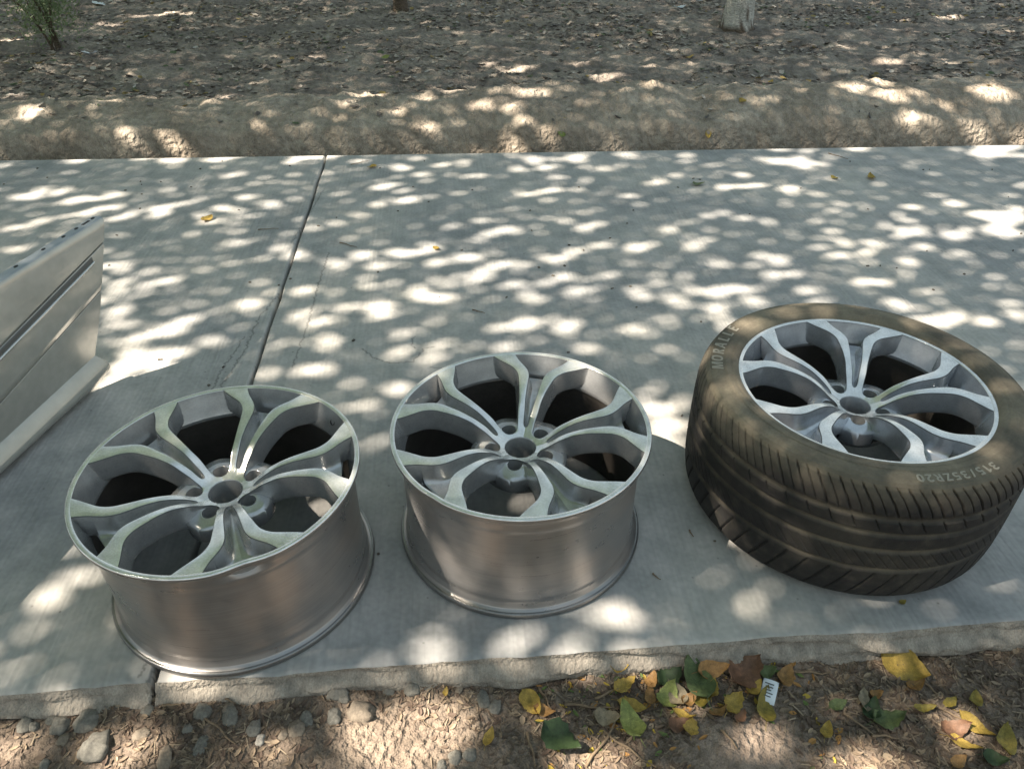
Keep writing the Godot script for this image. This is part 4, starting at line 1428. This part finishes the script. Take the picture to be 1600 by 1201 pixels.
	var tl := ["pale twig lying level below the slab in front of the leaf heap", "long straight twig pointing up at the leaf heap", "curved brown twig crossing under the long straight one", "short slanted twig right of the sachet", "short twig beside the large yellow leaf", "long thin twig under the tire, right of the broad green leaf", "dark root lying along the slab foot", "level twig near the bottom edge under the tire", "short upright twig beside the bright folded yellow leaf", "upright twig near the bottom edge left of the dark green leaf", "slanted twig on the bare mound", "thin twig leaning to the slab by the sunlit leaves", "straight pale straw among pebbles below the left wheel", "short pale wood chip below the left wheel", "short wood chip near the slab below the left wheel"]
	for k in TWIGS.size():
		var q: Array = TWIGS[k]
		twig(q[0], q[1], q[2], q[3], near_h, 0.0030 if k < 12 else 0.0028, tl[k], "twigs on the near soil")
	var flat := func(_x: float, _z: float) -> float: return 0.0012
	for q in [[-0.663, -2.679, -0.59, -2.635, "curved dark twig on the path right of the joint"], [1.547, -3.66, 1.616, -3.581, "straight twig at the far right edge of the path"], [-0.763, -3.508, -0.688, -3.558, "straight twig on the path at the far end of the joint"], [-0.132, -2.177, -0.089, -2.156, "short bent twig on the path behind the middle wheel"], [-1.01, -2.793, -0.931, -2.805, "thin twig lying on the path left of the joint"], [0.304, -1.075, 0.318, -1.058, "short white straw on the path right of the middle wheel"], [0.406, -1.20, 0.412, -1.18, "tiny dark twig between the middle wheel and the tire"]]:
		twig(q[0], q[1], q[2], q[3], flat, 0.0020, q[4], "twigs on the path")
	for q in [[-1.245, -2.89, 0.06, "Y", "yellow leaf in a light patch on the left slab"], [-0.658, -3.475, 0.05, "Y", "small yellow leaf on the path near the far end of the joint"], [-0.286, -2.624, 0.035, "Y", "tiny yellow leaf on the path behind the middle wheel"], [1.465, -3.336, 0.04, "V", "smaller of two yellow leaves far right on the path"], [1.637, -3.344, 0.055, "Y", "larger of two yellow leaves far right on the path"], [0.833, -3.261, 0.055, "G", "green leaf on the far part of the path"], [0.811, -0.999, 0.018, "V", "tiny yellow speck of leaf at the slab edge below the tire"]]:
		var o := part("fallen_leaf", shapes[k2 % 5], M["leaf" + q[3]], self)
		k2 += 1
		o.transform = Transform3D(Basis(Vector3.UP, rng.randf() * TAU).scaled_local(Vector3(q[2], q[2] * 0.7, q[2] * 0.65)), Vector3(q[0], 0.004, q[1]))
		tag(o, q[4], "leaf", "fallen leaves on the path")
	for q in [[1.032, -3.993, 0.05, "Y", "lower yellow leaf in the notch of the bank"], [1.237, -4.183, 0.05, "Y", "upper yellow leaf in the notch of the bank"], [0.257, -3.95, 0.045, "L", "pale yellow leaf on the bank face in the middle"], [1.206, -5.464, 0.07, "Y", "yellow leaf in front of the whitewashed tree"], [-0.841, -5.37, 0.06, "L", "pale yellow leaf among dark leaves in front of the young tree"], [1.593, -4.864, 0.05, "Y", "yellow leaf just behind the top of the bank"]]:
		var o := part("fallen_leaf", shapes[k2 % 5], M["leaf" + q[3]], self)
		k2 += 1
		var xf := rest_on(far_h, q[0], q[1], rng.randf() * TAU, rng.randf_range(-0.3, 0.3))
		xf.origin.y += 0.006
		o.transform = Transform3D(xf.basis.scaled_local(Vector3(q[2], q[2] * 0.7, q[2] * 0.65)), xf.origin)
		tag(o, q[4], "leaf", "fallen leaves on the bank")
	for q in [[-3.592, -7.251, 0.12, 0.09, "white scrap of plastic beside the shrub at the top left"], [-2.883, -5.513, 0.10, 0.03, "thin white scrap on the ground right of the shrub"], [1.432, -7.125, 0.10, 0.03, "narrow white scrap left of the whitewashed tree"], [1.60, -7.266, 0.13, 0.07, "pale crumpled scrap behind the whitewashed tree"]]:
		var o := part("scrap", leaf_mesh(int(q[0] * 100) + 900, 0.8), M.scrap, self)
		var xf := rest_on(far_h, q[0], q[1], rng.randf() * TAU, 0.1)
		xf.origin.y += 0.01
		o.transform = Transform3D(xf.basis.scaled_local(Vector3(q[2], q[2] * 0.8, q[3])), xf.origin)
		tag(o, q[4], "litter scrap")
	# printed sachet
	var sa := thing("sachet", "white printed sachet lying on the leaves at the slab foot", "sachet", Vector3(0.4985, near_h(0.4985, -0.8306) + 0.012, -0.8306))
	sa.rotation = Vector3(0.25, deg_to_rad(-25), 0.05)
	var sb2 := MB.new()
	var pp := PackedVector3Array()
	for s in [1.0, -1.0]:
		pp.clear()
		for r in 9:
			for k in 7:
				var u := k / 6.0 * 2 - 1
				var vv := r / 8.0 * 2 - 1
				pp.append(Vector3(u * 0.0145, s * 0.0022 * (1 - pow(u, 4.0)) * (1 - pow(vv, 6.0)) + 0.0012 * sin(vv * 5.0 + u * 2.0), vv * 0.0235))
		sb2.grid(pp, 9, 7, s < 0)
	part("wrapper", sb2.mesh(), M.scrap, sa)
	var pr := MB.new()
	for k in 5:
		pr.box(Vector3(-0.002 + 0.001 * (k % 2), 0.0034, -0.014 + 0.0062 * k), Vector3(0.0085 - 0.0015 * (k % 3), 0.0004, 0.0009))
	part("print", pr.mesh(), M.edge, sa)
	# countless litter
	var bit := MB.new()
	for s in [1.0, -1.0]:
		bit.grid(PackedVector3Array([Vector3(-0.5, 0.10, 0), Vector3(-0.5, 0.10, 0.02 * s), Vector3(-0.15, 0.0, 0), Vector3(-0.2, 0.13, 0.27 * s), Vector3(0.2, 0.02, 0), Vector3(0.2, 0.10, 0.24 * s), Vector3(0.5, 0.16, 0), Vector3(0.5, 0.16, 0.02 * s)]), 4, 2, s > 0)
	var straw := MB.new()
	straw.box(Vector3(0, 0.02, 0), Vector3(0.5, 0.035, 0.045))
	var bit_m := bit.mesh()
	var straw_m := straw.mesh()
	var xa := []
	var ca := []
	for k in 30000:
		var z := -3.95 - 4.6 * rg.randf()
		var x := rg.randf_range(-1.0, 1.0) * (1.6 + 0.62 * -z)
		var d := far_edge(x) - z
		var dens := n_low.get_noise_2d(x * 2.0 + 30.0, z * 3.0) + 0.6 * n_mid.get_noise_2d(x * 4.0, z * 5.0)
		if d < 0.3 or (d < 0.75 + 0.2 * dens and rg.randf() > 0.06) or rg.randf() > 0.36 + 1.5 * dens + 0.12 * (d - 1.0):
			continue
		var xf := rest_on(far_h, x, z, rg.randf() * TAU, rg.randfn() * 0.35)
		var l := rg.randf_range(0.018, 0.055)
		xf.basis = xf.basis.scaled_local(Vector3(l, l * rg.randf_range(0.6, 1.5), l * rg.randf_range(0.6, 1.2)))
		xf.origin.y += 0.003
		xa.append(xf)
		var b := rg.randf()
		var cc := Color(0.11, 0.096, 0.087).lerp(Color(0.46, 0.41, 0.35), b * b)
		if rg.randf() < 0.03:
			cc = Color(0.42, 0.40, 0.37)
		elif rg.randf() < 0.05:
			cc = Color(0.26, 0.20, 0.08)
		elif rg.randf() < 0.06:
			cc = Color(0.10, 0.13, 0.07)
		ca.append(cc)
	var lit := many("leaf_litter", bit_m, M.litter, self, xa, ca)
	tag(lit, "dark dry leaf litter covering the ground beyond the bank", "leaf litter")
	xa = []
	ca = []
	var xs2 := []
	var cs2 := []
	for k in 19000:
		var x := rg.randf_range(-1.25, 1.45)
		var z := near_edge(x) + 0.004 + 0.36 * rg.randf()
		var dens := 0.45 + 0.9 * n_low.get_noise_2d(x * 5.0, z * 5.0) + 0.35 * smoothstep(-0.1, 0.6, x)
		dens -= 0.9 * exp(-(pow((x - 0.42) / 0.10, 2.0) + pow((z + 0.725) / 0.06, 2.0))) + 0.5 * exp(-(pow((x + 0.2) / 0.14, 2.0) + pow((z + 0.73) / 0.06, 2.0)))
		if rg.randf() > dens:
			continue
		var xf := rest_on(near_h, x, z, rg.randf() * TAU, rg.randfn() * 0.25)
		var b := rg.randf()
		if rg.randf() < 0.42:
			var l := rg.randf_range(0.006, 0.026)
			xf.basis = xf.basis.rotated(xf.basis.z.normalized(), rg.randfn() * 0.12).scaled_local(Vector3(l, 0.02, rg.randf_range(0.012, 0.03)))
			xf.origin.y += 0.001
			xs2.append(xf)
			cs2.append(Color(0.11, 0.08, 0.055).lerp(Color(0.36, 0.285, 0.20), b * b * b))
		else:
			var l := rg.randf_range(0.006, 0.022)
			xf.basis = xf.basis.scaled_local(Vector3(l, l, l * rg.randf_range(0.5, 1.0)))
			xf.origin.y += 0.001
			xa.append(xf)
			var cc := Color(0.10, 0.068, 0.05).lerp(Color(0.33, 0.25, 0.17), b * b)
			if x > 0.05 and x < 0.62 and rg.randf() < 0.2:
				cc = [Color(0.42, 0.30, 0.05), Color(0.12, 0.17, 0.05), Color(0.36, 0.19, 0.06)][rg.randi() % 3]
			ca.append(cc)
	lit = many("leaf_crumbs", bit_m, M.litter, self, xa, ca)
	tag(lit, "crumbs of dry leaves strewn over the near soil", "leaf litter")
	lit = many("straw", straw_m, M.litter, self, xs2, cs2)
	tag(lit, "bits of straw and bark strewn over the near soil", "straw")
	xa = []
	ca = []
	for k in 130:
		var x := rg.randf_range(-2.6, 2.9)
		var z := rg.randf_range(-3.6, -1.0)
		var l := rg.randf_range(0.003, 0.011)
		xa.append(Transform3D(Basis(Vector3.UP, rg.randf() * TAU).scaled_local(Vector3(l, 0.05, 0.03 + rg.randf() * 0.06)), Vector3(x, 0.0006, z)))
		ca.append(Color(0.06, 0.05, 0.04).lerp(Color(0.30, 0.26, 0.20), rg.randf() * 0.5))
	lit = many("path_specks", straw_m, M.litter, self, xa, ca)
	tag(lit, "dark specks of debris scattered on the concrete", "debris")
	print("all done")

func near_h_any(x: float, z: float) -> float:
	return near_h(x, z) if z > near_edge(x) - 0.02 else near_h(x, z) - 0.06

func far_h_any(x: float, z: float) -> float:
	return far_h(x, z)

func part_valve_hole(w: Node3D, deg: float) -> void:
	var mb := MB.new()
	lathe(mb, [[0.0075, 0.0], [0.0068, 0.0012], [0.0062, 0.0004], [0.0058, -0.006], [0.0, -0.006]], 20)
	var o := part("valve_hole", mb.mesh(), M.black, w)  # shallow cup coloured black for the shade inside the hole
	var d := Vector3(cos(deg_to_rad(deg)), 0, -sin(deg_to_rad(deg)))
	var nrm := (-d * 0.82 + Vector3.UP * 0.57).normalized()
	var fx := nrm.cross(d).normalized()
	o.transform = Transform3D(Basis(fx, nrm, fx.cross(nrm)), d * 0.936 * RW + Vector3(0, 0.2625, 0))
